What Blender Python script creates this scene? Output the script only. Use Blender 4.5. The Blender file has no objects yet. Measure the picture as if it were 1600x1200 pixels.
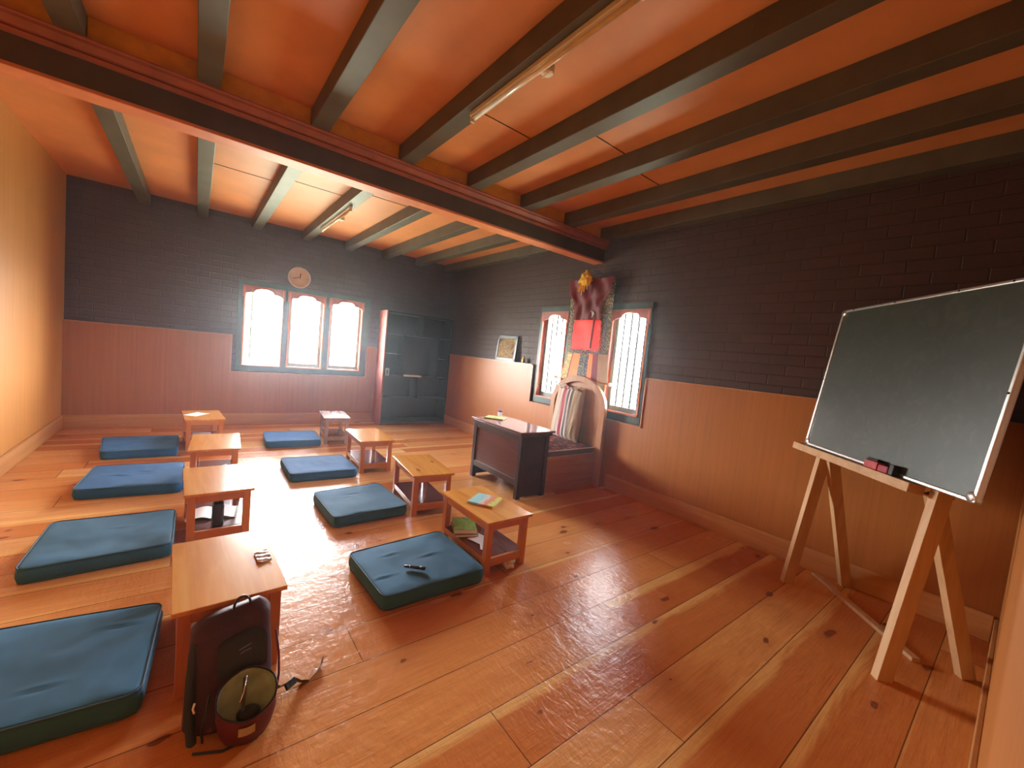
import bpy, bmesh, math, random
from mathutils import Vector, Matrix, noise
from math import sin, cos, pi, sqrt, radians

# ------------------------------------------------------------------ camera, sky, exposure
SC = bpy.context.scene
COL = SC.collection
H = 1.40
RIGHT = Vector((0.78744024, -0.60854281, 0.09804855))
DOWN = Vector((0.03343345, -0.11666713, -0.99260817))
FWD = Vector((0.61548361, 0.78489772, -0.0715227))
cd = bpy.data.cameras.new('camera'); cam = bpy.data.objects.new('camera', cd); COL.objects.link(cam)
m = Matrix.Identity(4)
for i in range(3):
    m[i][0] = RIGHT[i]; m[i][1] = -DOWN[i]; m[i][2] = -FWD[i]
m[2][3] = H
cam.matrix_world = m
cd.sensor_width = 36.0; cd.lens = 635.0 / 1600 * 36; cd.clip_start = 0.005; cd.clip_end = 200
SC.camera = cam
vs = SC.view_settings
vs.view_transform = 'Standard'; vs.look = 'None'; vs.gamma = 1.0; vs.use_curve_mapping = False
vs.exposure = 2.25
SC.cycles.max_bounces = 12; SC.cycles.diffuse_bounces = 8; SC.cycles.glossy_bounces = 4
SC.cycles.transparent_max_bounces = 16; SC.cycles.transmission_bounces = 4
SC.cycles.sample_clamp_indirect = 12.0
SC.cycles.caustics_reflective = False; SC.cycles.caustics_refractive = False

W = bpy.data.worlds.new('world'); SC.world = W; W.use_nodes = True
wn = W.node_tree; wn.nodes.clear()
def N(t, typ, **k):
    n = t.nodes.new(typ)
    for a, b in k.items(): setattr(n, a, b)
    return n
_tc = N(wn, 'ShaderNodeTexCoord'); _sp = N(wn, 'ShaderNodeSeparateXYZ'); _rp = N(wn, 'ShaderNodeValToRGB')
_mr = N(wn, 'ShaderNodeMapRange'); _bg = N(wn, 'ShaderNodeBackground'); _wo = N(wn, 'ShaderNodeOutputWorld')
wn.links.new(_tc.outputs['Generated'], _sp.inputs[0]); wn.links.new(_sp.outputs['Z'], _mr.inputs[0])
_mr.inputs[1].default_value = -1; _mr.inputs[2].default_value = 1
wn.links.new(_mr.outputs[0], _rp.inputs[0])
cr = _rp.color_ramp
cr.elements[0].position = 0.30; cr.elements[0].color = (0.22, 0.23, 0.17, 1)
cr.elements[1].position = 0.90; cr.elements[1].color = (0.11, 0.12, 0.13, 1)
for p_, c_ in ((0.46, (0.25, 0.265, 0.22)), (0.505, (0.34, 0.35, 0.33)), (0.545, (1.0, 1.0, 0.98)), (0.605, (0.98, 1.0, 1.0)), (0.67, (0.55, 0.56, 0.58)), (0.76, (0.26, 0.27, 0.29))):
    e_ = cr.elements.new(p_); e_.color = (*c_, 1)
wn.links.new(_rp.outputs[0], _bg.inputs[0]); _bg.inputs[1].default_value = 31.0
wn.links.new(_bg.outputs[0], _wo.inputs[0])

# room measures (metres)
XL, XR, YB, YN = -1.24, 3.73, 7.03, -0.03
ZC, ZJ = 2.96, 2.83          # ceiling boards, underside of the joists
XBR, YBR = 3.775, 7.075      # brick faces behind the panelling
ZW = 1.285                   # top of the panelling

def portal(name, loc, rot, sx, sy):
    l = bpy.data.lights.new(name, 'AREA'); l.shape = 'RECTANGLE'; l.size = sx; l.size_y = sy
    l.cycles.is_portal = True
    o = bpy.data.objects.new(name, l); COL.objects.link(o); o.location = loc; o.rotation_euler = rot
portal('daylight_back', (1.39, YBR + 0.33, 1.42), (radians(-90), 0, 0), 1.9, 1.25)
portal('daylight_side', (XBR + 0.33, 3.40, 1.42), (0, radians(90), 0), 1.25, 1.85)

# ------------------------------------------------------------------ helpers
def new_mesh(name, verts, faces, mats, parent=None, smooth=False, fm=None, bevel=0, seg=2):
    me = bpy.data.meshes.new(name); me.from_pydata([tuple(v) for v in verts], [], faces)
    if not isinstance(mats, (list, tuple)): mats = [mats]
    for x in mats: me.materials.append(x)
    if fm:
        for p, k in zip(me.polygons, fm): p.material_index = k
    bm = bmesh.new(); bm.from_mesh(me); bmesh.ops.recalc_face_normals(bm, faces=bm.faces); bm.to_mesh(me); bm.free()
    if smooth:
        for p in me.polygons: p.use_smooth = True
    o = bpy.data.objects.new(name, me); COL.objects.link(o)
    if parent is not None: o.parent = parent
    if bevel:
        b = o.modifiers.new('Bevel', 'BEVEL'); b.width = bevel; b.segments = seg; b.limit_method = 'ANGLE'; b.angle_limit = radians(40)
        b.harden_normals = False
    return o

class MB:
    def __init__(s): s.v = []; s.f = []; s.m = []; s.k = 0
    def add(s, vs, fs):
        b = len(s.v); s.v += [Vector(v) for v in vs]; s.f += [tuple(i + b for i in f) for f in fs]; s.m += [s.k] * len(fs); return s
    def box(s, x0, x1, y0, y1, z0, z1):
        return s.add([(x0,y0,z0),(x1,y0,z0),(x1,y1,z0),(x0,y1,z0),(x0,y0,z1),(x1,y0,z1),(x1,y1,z1),(x0,y1,z1)],
                     [(0,3,2,1),(4,5,6,7),(0,1,5,4),(1,2,6,5),(2,3,7,6),(3,0,4,7)])
    def bar(s, a, b, w, h, up=(0,0,1)):
        a = Vector(a); b = Vector(b); d = (b - a).normalized(); up = Vector(up)
        sx = d.cross(up).normalized(); uz = sx.cross(d).normalized()
        c = [sx*(w/2*i) + uz*(h/2*j) for i, j in ((-1,-1),(1,-1),(1,1),(-1,1))]
        return s.add([a+q for q in c] + [b+q for q in c], [(0,3,2,1),(4,5,6,7),(0,1,5,4),(1,2,6,5),(2,3,7,6),(3,0,4,7)])
    def prism(s, poly, fn0, fn1):
        n = len(poly); vs = [fn0(*p) for p in poly] + [fn1(*p) for p in poly]
        return s.add(vs, [tuple(range(n))[::-1], tuple(range(n, 2*n))] + [(i, (i+1) % n, n+(i+1) % n, n+i) for i in range(n)])
    def tube(s, pts, r, n=8, caps=True):
        pts = [Vector(p) for p in pts]; rs = r if isinstance(r, (list, tuple)) else [r]*len(pts)
        vs = []; prev = None
        for i, p in enumerate(pts):
            d = (pts[min(i+1, len(pts)-1)] - pts[max(i-1, 0)]).normalized()
            a = prev if prev is not None else (Vector((0,0,1)) if abs(d.z) < .9 else Vector((1,0,0)))
            u = (a - d*a.dot(d)).normalized(); w = d.cross(u); prev = u
            vs += [p + (u*cos(2*pi*k/n) + w*sin(2*pi*k/n))*rs[i] for k in range(n)]
        fs = [(i*n+k, i*n+(k+1) % n, (i+1)*n+(k+1) % n, (i+1)*n+k) for i in range(len(pts)-1) for k in range(n)]
        if caps: fs += [tuple(range(n))[::-1], tuple(range((len(pts)-1)*n, len(pts)*n))]
        return s.add(vs, fs)
    def lathe(s, prof, c=(0,0,0), n=20, ax='z'):
        c = Vector(c); vs = []
        for r, z in prof:
            for k in range(n):
                a = 2*pi*k/n
                q = (r*cos(a), r*sin(a), z) if ax == 'z' else ((z, r*cos(a), r*sin(a)) if ax == 'x' else (r*cos(a), z, r*sin(a)))
                vs.append(c + Vector(q))
        fs = [(i*n+k, i*n+(k+1) % n, (i+1)*n+(k+1) % n, (i+1)*n+k) for i in range(len(prof)-1) for k in range(n)]
        if prof[0][0] > 1e-6: fs.append(tuple(range(n))[::-1])
        if prof[-1][0] > 1e-6: fs.append(tuple(range((len(prof)-1)*n, len(prof)*n)))
        return s.add(vs, fs)
    def grid(s, fn, nu, nv):
        vs = [fn(i/nu, j/nv) for j in range(nv+1) for i in range(nu+1)]
        return s.add(vs, [(j*(nu+1)+i, j*(nu+1)+i+1, (j+1)*(nu+1)+i+1, (j+1)*(nu+1)+i) for j in range(nv) for i in range(nu)])
    def xf(s, M):
        s.v = [M @ v for v in s.v]; return s
    def build(s, name, mats, parent=None, smooth=False, bevel=0, seg=2):
        return new_mesh(name, s.v, s.f, mats, parent, smooth, s.m, bevel, seg)

def tag(o, label=None, cat=None, group=None, kind=None):
    if label: o['label'] = label
    if cat: o['category'] = cat
    if group: o['group'] = group
    if kind: o['kind'] = kind
    return o
def empty(name, loc=(0,0,0), rz=0):
    o = bpy.data.objects.new(name, None); COL.objects.link(o); o.location = loc; o.rotation_euler = (0,0,rz)
    o.empty_display_size = .1
    return o
def struct(o, label, cat): return tag(o, label, cat, kind='structure')

# ------------------------------------------------------------------ materials
def mat(name):
    x = bpy.data.materials.new(name); x.use_nodes = True; t = x.node_tree
    return x, t, t.nodes['Principled BSDF']
def ramp(t, fac, stops):
    r = N(t, 'ShaderNodeValToRGB'); e = r.color_ramp.elements
    e[0].position, e[0].color = stops[0][0], (*stops[0][1], 1); e[1].position, e[1].color = stops[-1][0], (*stops[-1][1], 1)
    for p, c in stops[1:-1]:
        k = e.new(p); k.color = (*c, 1)
    t.links.new(fac, r.inputs[0]); return r.outputs[0]
def mix(t, fac, a, b, mode='MIX'):
    n = N(t, 'ShaderNodeMix', data_type='RGBA', blend_type=mode)
    for i, v in ((0, fac), (6, a), (7, b)):
        if isinstance(v, (int, float)): n.inputs[i].default_value = v
        elif isinstance(v, tuple): n.inputs[i].default_value = (*v, 1)
        else: t.links.new(v, n.inputs[i])
    return n.outputs[2]
def M_(t, op, a, b=None, c=None):
    n = N(t, 'ShaderNodeMath', operation=op)
    for i, v in enumerate((a, b, c)):
        if v is None: continue
        if isinstance(v, (int, float)): n.inputs[i].default_value = v
        else: t.links.new(v, n.inputs[i])
    return n.outputs[0]
def coords(t, scale=(1,1,1), rnd=True, rot=(0,0,0)):
    tc = N(t, 'ShaderNodeTexCoord'); mp = N(t, 'ShaderNodeMapping'); mp.inputs['Scale'].default_value = scale; mp.inputs['Rotation'].default_value = rot
    src = tc.outputs['Object']
    if rnd:
        oi = N(t, 'ShaderNodeObjectInfo'); a = N(t, 'ShaderNodeVectorMath', operation='ADD')
        mu = M_(t, 'MULTIPLY', oi.outputs['Random'], 37.0)
        t.links.new(src, a.inputs[0]); t.links.new(mu, a.inputs[1]); src = a.outputs[0]
    t.links.new(src, mp.inputs['Vector']); return mp.outputs[0]
def noise_t(t, vec, scale, detail=4, rough=.55, dist=0):
    n = N(t, 'ShaderNodeTexNoise'); n.inputs['Scale'].default_value = scale; n.inputs['Detail'].default_value = detail
    n.inputs['Roughness'].default_value = rough; n.inputs['Distortion'].default_value = dist
    if vec is not None: t.links.new(vec, n.inputs['Vector'])
    return n.outputs['Fac']
def bump(t, b, h, strength=.3, dist=.01):
    n = N(t, 'ShaderNodeBump'); n.inputs['Strength'].default_value = strength; n.inputs['Distance'].default_value = dist
    t.links.new(h, n.inputs['Height']); t.links.new(n.outputs[0], b.inputs['Normal'])
def plain(name, c, rough=.6, metal=0, var=.12, nscale=8, bmp=0, bscale=60, coat=0, spec=.5, sheen=0):
    x, t, b = mat(name); v = coords(t)
    f = noise_t(t, v, nscale)
    lo = tuple(q*(1-var) for q in c); hi = tuple(min(1, q*(1+var)) for q in c)
    t.links.new(ramp(t, f, [(.3, lo), (.7, hi)]), b.inputs['Base Color'])
    b.inputs['Roughness'].default_value = rough; b.inputs['Metallic'].default_value = metal
    b.inputs['Specular IOR Level'].default_value = spec; b.inputs['Coat Weight'].default_value = coat; b.inputs['Coat Roughness'].default_value = .15
    if sheen: b.inputs['Sheen Weight'].default_value = sheen; b.inputs['Sheen Roughness'].default_value = .5
    if bmp: bump(t, b, noise_t(t, v, bscale, 5), bmp, .004)
    return x
def wood(name, dark, mid, light, axis='y', scale=1.0, rough=.35, coat=.0, knots=0.0, grain=.35, stripes=False):
    """grain runs along the axis named"""
    x, t, b = mat(name)
    s = {'x': (1.2, 14, 14), 'y': (14, 1.2, 14), 'z': (14, 14, 1.2)}[axis]
    v = coords(t, tuple(q*scale for q in s))
    f1 = noise_t(t, v, 1.0, 5, .6, 1.2)
    v2 = coords(t, tuple(q*scale*(6 if q > 2 else 2) for q in s))
    f2 = noise_t(t, v2, 1.0, 3, .6)
    c = ramp(t, f1, [(.28, dark), (.5, mid), (.72, light)])
    c = mix(t, M_(t, 'MULTIPLY', f2, grain), c, tuple(q*.45 for q in dark))
    if knots:
        vk = coords(t, {'x': (1.6,5,5), 'y': (5,1.6,5), 'z': (5,5,1.6)}[axis])
        vo = N(t, 'ShaderNodeTexVoronoi'); vo.inputs['Scale'].default_value = 1.0; t.links.new(vk, vo.inputs['Vector'])
        k = M_(t, 'LESS_THAN', vo.outputs['Distance'], .07)
        k = M_(t, 'MULTIPLY', k, knots)
        c = mix(t, k, c, (.06, .018, .008))
    t.links.new(c, b.inputs['Base Color'])
    b.inputs['Roughness'].default_value = rough; b.inputs['Coat Weight'].default_value = coat; b.inputs['Coat Roughness'].default_value = .12
    bump(t, b, f2, .12, .002)
    return x

def m_floor():
    x, t, b = mat('varnished pine boards')
    tc = N(t, 'ShaderNodeTexCoord'); sp = N(t, 'ShaderNodeSeparateXYZ'); t.links.new(tc.outputs['Object'], sp.inputs[0])
    X, Y = sp.outputs[0], sp.outputs[1]
    yy = M_(t, 'DIVIDE', M_(t, 'ADD', Y, -0.905+2.5), .25)
    row = M_(t, 'FLOOR', yy); fy = M_(t, 'FRACT', yy)
    wr = N(t, 'ShaderNodeTexWhiteNoise', noise_dimensions='1D'); t.links.new(row, wr.inputs['W'])
    xx = M_(t, 'DIVIDE', M_(t, 'ADD', X, M_(t, 'MULTIPLY', wr.outputs['Value'], 3.1)), 3.1)
    cl = M_(t, 'FLOOR', xx); fx = M_(t, 'FRACT', xx)
    cb = N(t, 'ShaderNodeCombineXYZ'); t.links.new(row, cb.inputs[0]); t.links.new(cl, cb.inputs[1])
    w2 = N(t, 'ShaderNodeTexWhiteNoise', noise_dimensions='3D'); t.links.new(cb.outputs[0], w2.inputs['Vector'])
    r1 = w2.outputs['Value']
    # grain space shifted per board
    g = N(t, 'ShaderNodeCombineXYZ')
    t.links.new(M_(t, 'ADD', M_(t, 'MULTIPLY', X, .9), M_(t, 'MULTIPLY', r1, 31)), g.inputs[0])
    t.links.new(M_(t, 'ADD', M_(t, 'MULTIPLY', Y, 9), M_(t, 'MULTIPLY', r1, 17)), g.inputs[1])
    f1 = noise_t(t, g.outputs[0], 1.3, 5, .6, 1.5)
    g2 = N(t, 'ShaderNodeVectorMath', operation='MULTIPLY'); t.links.new(g.outputs[0], g2.inputs[0]); g2.inputs[1].default_value = (2.5, 7, 1)
    f2 = noise_t(t, g2.outputs[0], 2.0, 4, .6, .6)
    base = ramp(t, r1, [(0, (.54, .18, .045)), (.3, (.70, .30, .085)), (.65, (.82, .43, .14)), (1, (.88, .56, .24))])
    c = mix(t, M_(t, 'MULTIPLY', M_(t, 'SUBTRACT', 1.0, f1), .55), base, (.46, .13, .03))
    # pale sapwood along an edge of some boards
    sap = M_(t, 'ADD', M_(t, 'MULTIPLY', M_(t, 'ABSOLUTE', M_(t, 'SUBTRACT', fy, w2.outputs['Value'])), 1.0), M_(t, 'MULTIPLY', f1, .55))
    sf = ramp(t, sap, [(.86, (0,0,0)), (1.0, (1,1,1))])
    c = mix(t, M_(t, 'MULTIPLY', sf, .75), c, (.86, .56, .20))
    c = mix(t, M_(t, 'MULTIPLY', ramp(t, f2, [(.45, (0,0,0)), (.75, (1,1,1))]), .35), c, (.36, .10, .03))
    # knots
    kv = N(t, 'ShaderNodeCombineXYZ'); t.links.new(M_(t, 'MULTIPLY', X, 1.9), kv.inputs[0]); t.links.new(M_(t, 'MULTIPLY', Y, 4.0), kv.inputs[1])
    nn = N(t, 'ShaderNodeTexNoise'); nn.inputs['Scale'].default_value = 9; t.links.new(tc.outputs['Object'], nn.inputs['Vector'])
    kd = N(t, 'ShaderNodeVectorMath', operation='ADD'); t.links.new(kv.outputs[0], kd.inputs[0])
    ks = N(t, 'ShaderNodeVectorMath', operation='SCALE'); t.links.new(nn.outputs['Color'], ks.inputs[0]); ks.inputs['Scale'].default_value = .22
    t.links.new(ks.outputs[0], kd.inputs[1])
    vo = N(t, 'ShaderNodeTexVoronoi', voronoi_dimensions='2D'); vo.inputs['Scale'].default_value = 1.0; t.links.new(kd.outputs[0], vo.inputs['Vector'])
    wk = N(t, 'ShaderNodeTexWhiteNoise', noise_dimensions='3D'); t.links.new(vo.outputs['Color'], wk.inputs['Vector'])
    keep = M_(t, 'GREATER_THAN', wk.outputs['Value'], .6)
    kr = M_(t, 'SUBTRACT', 1.0, M_(t, 'DIVIDE', vo.outputs['Distance'], M_(t, 'MULTIPLY_ADD', wk.outputs['Value'], .22, -.11))); kr = M_(t, 'MULTIPLY', M_(t, 'MAXIMUM', kr, 0), keep)
    c = mix(t, ramp(t, kr, [(.0, (0,0,0)), (.35, (.85,.85,.85))]), c, (.085, .022, .012))
    ring = M_(t, 'MULTIPLY', keep, M_(t, 'MAXIMUM', M_(t, 'SUBTRACT', 1.0, M_(t, 'DIVIDE', vo.outputs['Distance'], .24)), 0))
    c = mix(t, M_(t, 'MULTIPLY', ring, .35), c, (.40, .12, .04))
    # seams
    ey = M_(t, 'MINIMUM', fy, M_(t, 'SUBTRACT', 1.0, fy)); ex = M_(t, 'MINIMUM', fx, M_(t, 'SUBTRACT', 1.0, fx))
    sm = M_(t, 'MAXIMUM', M_(t, 'LESS_THAN', ey, .009), M_(t, 'LESS_THAN', ex, .0007))
    c = mix(t, M_(t, 'MULTIPLY', sm, .8), c, (.06, .016, .006))
    t.links.new(c, b.inputs['Base Color'])
    lw = noise_t(t, tc.outputs['Object'], 5, 3)
    rg = M_(t, 'ADD', M_(t, 'MULTIPLY', lw, .22), .12); b.inputs['Specular IOR Level'].default_value = .19
    t.links.new(rg, b.inputs['Roughness']); b.inputs['Coat Weight'].default_value = .03; b.inputs['Coat Roughness'].default_value = .2
    hz = M_(t, 'ADD', M_(t, 'MULTIPLY', f2, .35), M_(t, 'MULTIPLY', noise_t(t, tc.outputs['Object'], 14, 2), .9))
    rv_ = N(t, 'ShaderNodeVectorMath', operation='MULTIPLY'); t.links.new(tc.outputs['Object'], rv_.inputs[0]); rv_.inputs[1].default_value = (38, 15, 1)
    hz = M_(t, 'ADD', hz, M_(t, 'MULTIPLY', noise_t(t, rv_.outputs[0], 1.0, 3, .55, .8), .9))
    hz = M_(t, 'ADD', hz, M_(t, 'MULTIPLY', lw, 1.6))
    hz = M_(t, 'SUBTRACT', hz, M_(t, 'MULTIPLY', sm, 1.2))
    bump(t, b, hz, .42, .006)
    return x

def m_brick(name, c, rot):
    x, t, b = mat(name); tc = N(t, 'ShaderNodeTexCoord'); sp = N(t, 'ShaderNodeSeparateXYZ'); t.links.new(tc.outputs['Object'], sp.inputs[0])
    cb = N(t, 'ShaderNodeCombineXYZ'); t.links.new(sp.outputs[rot], cb.inputs[0]); t.links.new(sp.outputs[2], cb.inputs[1]); v = cb.outputs[0]
    br = N(t, 'ShaderNodeTexBrick'); t.links.new(v, br.inputs['Vector'])
    br.inputs['Scale'].default_value = 1.0; br.inputs['Brick Width'].default_value = .25; br.inputs['Row Height'].default_value = .085
    br.inputs['Mortar Size'].default_value = .006; br.inputs['Mortar Smooth'].default_value = .6
    br.inputs['Color1'].default_value = (*c, 1); br.inputs['Color2'].default_value = (*[q*1.18 for q in c], 1); br.inputs['Mortar'].default_value = (*[q*.82 for q in c], 1)
    n = noise_t(t, v, 6, 5)
    t.links.new(mix(t, M_(t, 'MULTIPLY', n, .45), br.outputs['Color'], tuple(q*.55 for q in c)), b.inputs['Base Color'])
    b.inputs['Roughness'].default_value = .62
    h = M_(t, 'ADD', M_(t, 'MULTIPLY', br.outputs['Fac'], -1.0), M_(t, 'MULTIPLY', noise_t(t, v, 40, 4), .5))
    bump(t, b, h, .5, .008)
    return x
def m_panel(name, c, horiz='y'):
    """plywood panelling with a fine upright grain and faint board joints"""
    x, t, b = mat(name)
    s = (40, 40, 1.0)
    v = coords(t, s, False); f = noise_t(t, v, 1.0, 4, .6, .3)
    v2 = coords(t, (2.2, 2.2, .5), False); f2 = noise_t(t, v2, 1.0, 3)
    c1 = ramp(t, f, [(.3, tuple(q*.88 for q in c)), (.7, tuple(q*1.08 for q in c))])
    c1 = mix(t, M_(t, 'MULTIPLY', f2, .4), c1, tuple(q*.62 for q in c))
    tc = N(t, 'ShaderNodeTexCoord'); sp = N(t, 'ShaderNodeSeparateXYZ'); t.links.new(tc.outputs['Object'], sp.inputs[0])
    fr = M_(t, 'FRACT', M_(t, 'DIVIDE', sp.outputs[0 if horiz == 'x' else 1], .3))
    ln = M_(t, 'LESS_THAN', fr, .008)
    c1 = mix(t, M_(t, 'MULTIPLY', ln, .35), c1, tuple(q*.4 for q in c))
    t.links.new(c1, b.inputs['Base Color']); b.inputs['Roughness'].default_value = .42
    bump(t, b, f, .1, .002)
    return x

MT = {}
MT['floor'] = m_floor()
MT['brick_side'] = m_brick('painted maroon brick', (.062, .027, .020), 1)
MT['brick_back'] = m_brick('painted maroon brick with window glow', (.088, .056, .070), 0)  # paler and purpler than the side wall: window glow put into the colour
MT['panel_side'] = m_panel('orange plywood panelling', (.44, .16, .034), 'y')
MT['panel_back'] = m_panel('backlit plywood panelling', (.43, .16, .065), 'x')  # pinker than the side panelling: its backlit tone is in the colour
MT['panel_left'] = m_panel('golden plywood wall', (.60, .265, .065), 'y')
MT['pine_trim'] = wood('pine skirting', (.50, .22, .07), (.60, .29, .10), (.70, .38, .15), 'y', .6, .4, knots=.8)
MT['pine_trim_x'] = wood('pine skirting along the back', (.50, .22, .07), (.60, .29, .10), (.70, .38, .15), 'x', .6, .4, knots=.8)
MT['ceiling'] = plain('orange ceiling paint', (.78, .32, .11), .5, var=.10, nscale=2.5)
MT['joist'] = plain('grey green joist paint', (.105, .095, .065), .5, var=.18, nscale=5)
MT['beam_side'] = plain('dark beam paint', (.085, .062, .035), .5, var=.2, nscale=5)
MT['beam_under'] = plain('salmon beam paint', (.75, .27, .11), .5, var=.1)
MT['moulding'] = plain('brick red moulding paint', (.40, .13, .075), .45, var=.15)
MT['yellow'] = plain('ochre yellow paint', (.82, .55, .05), .5, var=.15)
MT['win_green'] = plain('dark green window paint', (.045, .075, .065), .4, var=.15)
MT['win_red'] = plain('coral red window paint', (.70, .17, .07), .4, var=.1)
MT['win_sash'] = plain('grey green sash paint', (.16, .19, .15), .45, var=.15)
MT['win_head'] = plain('faded red valance paint', (.42, .13, .10), .5, var=.15)
MT['iron'] = plain('black iron bars', (.02, .02, .02), .5)
MT['plaster'] = plain('pale plaster reveal', (.78, .76, .70), .8)
MT['table'] = wood('varnished table pine', (.62, .235, .03), (.74, .33, .05), (.82, .42, .085), 'y', .9, .22, coat=.5, knots=.55, grain=.25)
MT['table_leg'] = wood('table leg pine', (.54, .18, .028), (.64, .24, .04), (.70, .30, .06), 'z', 1, .3, coat=.3, grain=.25)
MT['table_rail'] = wood('table rail pine', (.54, .18, .028), (.64, .24, .04), (.70, .30, .06), 'x', 1, .3, coat=.3, grain=.25)
MT['grey_table'] = wood('greyed table pine', (.30, .21, .17), (.38, .27, .22), (.46, .33, .27), 'y', .9, .25, coat=.4, grain=.25)
MT['shelf'] = wood('dark red shelf board', (.10, .022, .018), (.15, .035, .028), (.20, .055, .04), 'y', 1, .22, coat=.4)
MT['desk'] = wood('dark maroon desk lacquer', (.022, .007, .007), (.034, .010, .009), (.05, .015, .012), 'y', .8, .30, coat=.22, grain=.4)
MT['desk_panel'] = wood('red brown desk panel', (.075, .016, .012), (.10, .022, .015), (.13, .03, .02), 'y', .8, .28, coat=.25, grain=.4)
MT['desk_top'] = wood('red desk top', (.11, .025, .022), (.16, .035, .03), (.21, .06, .05), 'y', .8, .2, coat=.5, grain=.5)
MT['throne'] = wood('pale seat wood', (.40, .17, .07), (.48, .22, .09), (.56, .29, .13), 'z', .6, .35, coat=.2)
MT['throne_x'] = wood('seat box wood', (.40, .15, .05), (.46, .19, .065), (.52, .24, .085), 'x', .6, .35, coat=.2)
MT['shelf_black'] = plain('black bookcase paint', (.010, .012, .011), .45, var=.3)
MT['shelf_red'] = plain('dull red bookcase end', (.36, .105, .085), .5, var=.1)
MT['easel'] = wood('raw easel timber', (.50, .28, .12), (.60, .36, .17), (.68, .44, .22), 'z', .8, .6)
MT['easel_x'] = wood('raw easel ledge timber', (.50, .28, .12), (.60, .36, .17), (.68, .44, .22), 'x', .8, .6)
MT['alu'] = plain('aluminium edging', (.75, .75, .72), .3, metal=.9, var=.05)
MT['white'] = plain('white paper', (.85, .86, .90), .7, var=.04)
MT['cream'] = plain('cream plastic', (.80, .70, .52), .4, var=.05)
MT['black'] = plain('black plastic', (.012, .012, .014), .3)
MT['gold'] = plain('brass', (.60, .40, .12), .3, metal=.8)
MT['steel'] = plain('bright metal', (.7, .7, .72), .22, metal=1.0, bmp=.6, bscale=90)
MT['foil'] = plain('silver foil', (.80, .84, .88), .25, metal=.35, bmp=.6, bscale=90)

def m_board():
    x, t, b = mat('green chalkboard'); v = coords(t, (1,1,1), False)
    f = noise_t(t, v, 2.2, 5); f2 = noise_t(t, v, 9, 4, .6, 2)
    c = ramp(t, f, [(.3, (.030, .042, .030)), (.7, (.050, .066, .052))])
    c = mix(t, M_(t, 'MULTIPLY', ramp(t, f2, [(.5, (0,0,0)), (.8, (1,1,1))]), .25), c, (.14, .16, .14))
    t.links.new(c, b.inputs['Base Color']); b.inputs['Roughness'].default_value = .42; return x
MT['board'] = m_board()
def m_fabric(name, c, sheen=.12):
    x, t, b = mat(name); v = coords(t, (1,1,1), True)
    f = noise_t(t, v, 4, 4); f2 = noise_t(t, v, 420, 2)
    cc = ramp(t, f, [(.3, tuple(q*.85 for q in c)), (.7, tuple(q*1.15 for q in c))])
    t.links.new(cc, b.inputs['Base Color']); b.inputs['Roughness'].default_value = .8; b.inputs['Specular IOR Level'].default_value = .25
    b.inputs['Sheen Weight'].default_value = sheen; b.inputs['Sheen Roughness'].default_value = .45
    b.inputs['Sheen Tint'].default_value = (.5, .75, 1, 1)
    bump(t, b, f2, .15, .001); return x
MT['cushion'] = m_fabric('teal blue cushion cloth', (.034, .145, .27))
MT['cushion_b'] = m_fabric('brighter blue cushion cloth', (.012, .105, .30))
MT['piping'] = plain('blue piping', (.035, .10, .16), .7)
def m_glass():
    x, t, b = mat('window glass'); t.nodes.remove(b)
    tr = N(t, 'ShaderNodeBsdfTransparent'); gl = N(t, 'ShaderNodeBsdfGlossy'); gl.inputs['Roughness'].default_value = .02
    mx = N(t, 'ShaderNodeMixShader'); fr = N(t, 'ShaderNodeFresnel'); fr.inputs[0].default_value = 1.3
    t.links.new(fr.outputs[0], mx.inputs[0]); t.links.new(tr.outputs[0], mx.inputs[1]); t.links.new(gl.outputs[0], mx.inputs[2])
    t.links.new(mx.outputs[0], t.nodes['Material Output'].inputs[0]); return x
MT['glass'] = m_glass()
def m_cloth(name, c, trans=.5, pattern=None, scale=40):
    x, t, b = mat(name); v = coords(t, (1,1,1), False)
    if pattern:
        vo = N(t, 'ShaderNodeTexVoronoi'); vo.inputs['Scale'].default_value = scale; t.links.new(v, vo.inputs['Vector'])
        cc = ramp(t, vo.outputs['Distance'], [(.25, pattern), (.45, c)])
    else:
        cc = ramp(t, noise_t(t, v, 8), [(.3, tuple(q*.85 for q in c)), (.7, tuple(min(1, q*1.15) for q in c))])
    t.links.new(cc, b.inputs['Base Color']); b.inputs['Roughness'].default_value = .6
    if trans:
        tl = N(t, 'ShaderNodeBsdfTranslucent'); t.links.new(cc, tl.inputs[0])
        mx = N(t, 'ShaderNodeMixShader'); mx.inputs[0].default_value = trans
        t.links.new(b.outputs[0], mx.inputs[1]); t.links.new(tl.outputs[0], mx.inputs[2])
        t.links.new(mx.outputs[0], t.nodes['Material Output'].inputs[0])
    return x

# ------------------------------------------------------------------ room shell
fl = MB().box(XL - .3, XBR + .35, YN - .3, YBR + .35, -.08, 0)
struct(fl.build('floor', MT['floor']), 'varnished orange pine board floor with dark knots', 'floor')
struct(MB().box(XL - .3, XBR + .35, YN - .3, YBR + .35, ZC, ZC + .1).build('ceiling', MT['ceiling']), 'orange painted board ceiling between the joists', 'ceiling')
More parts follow.
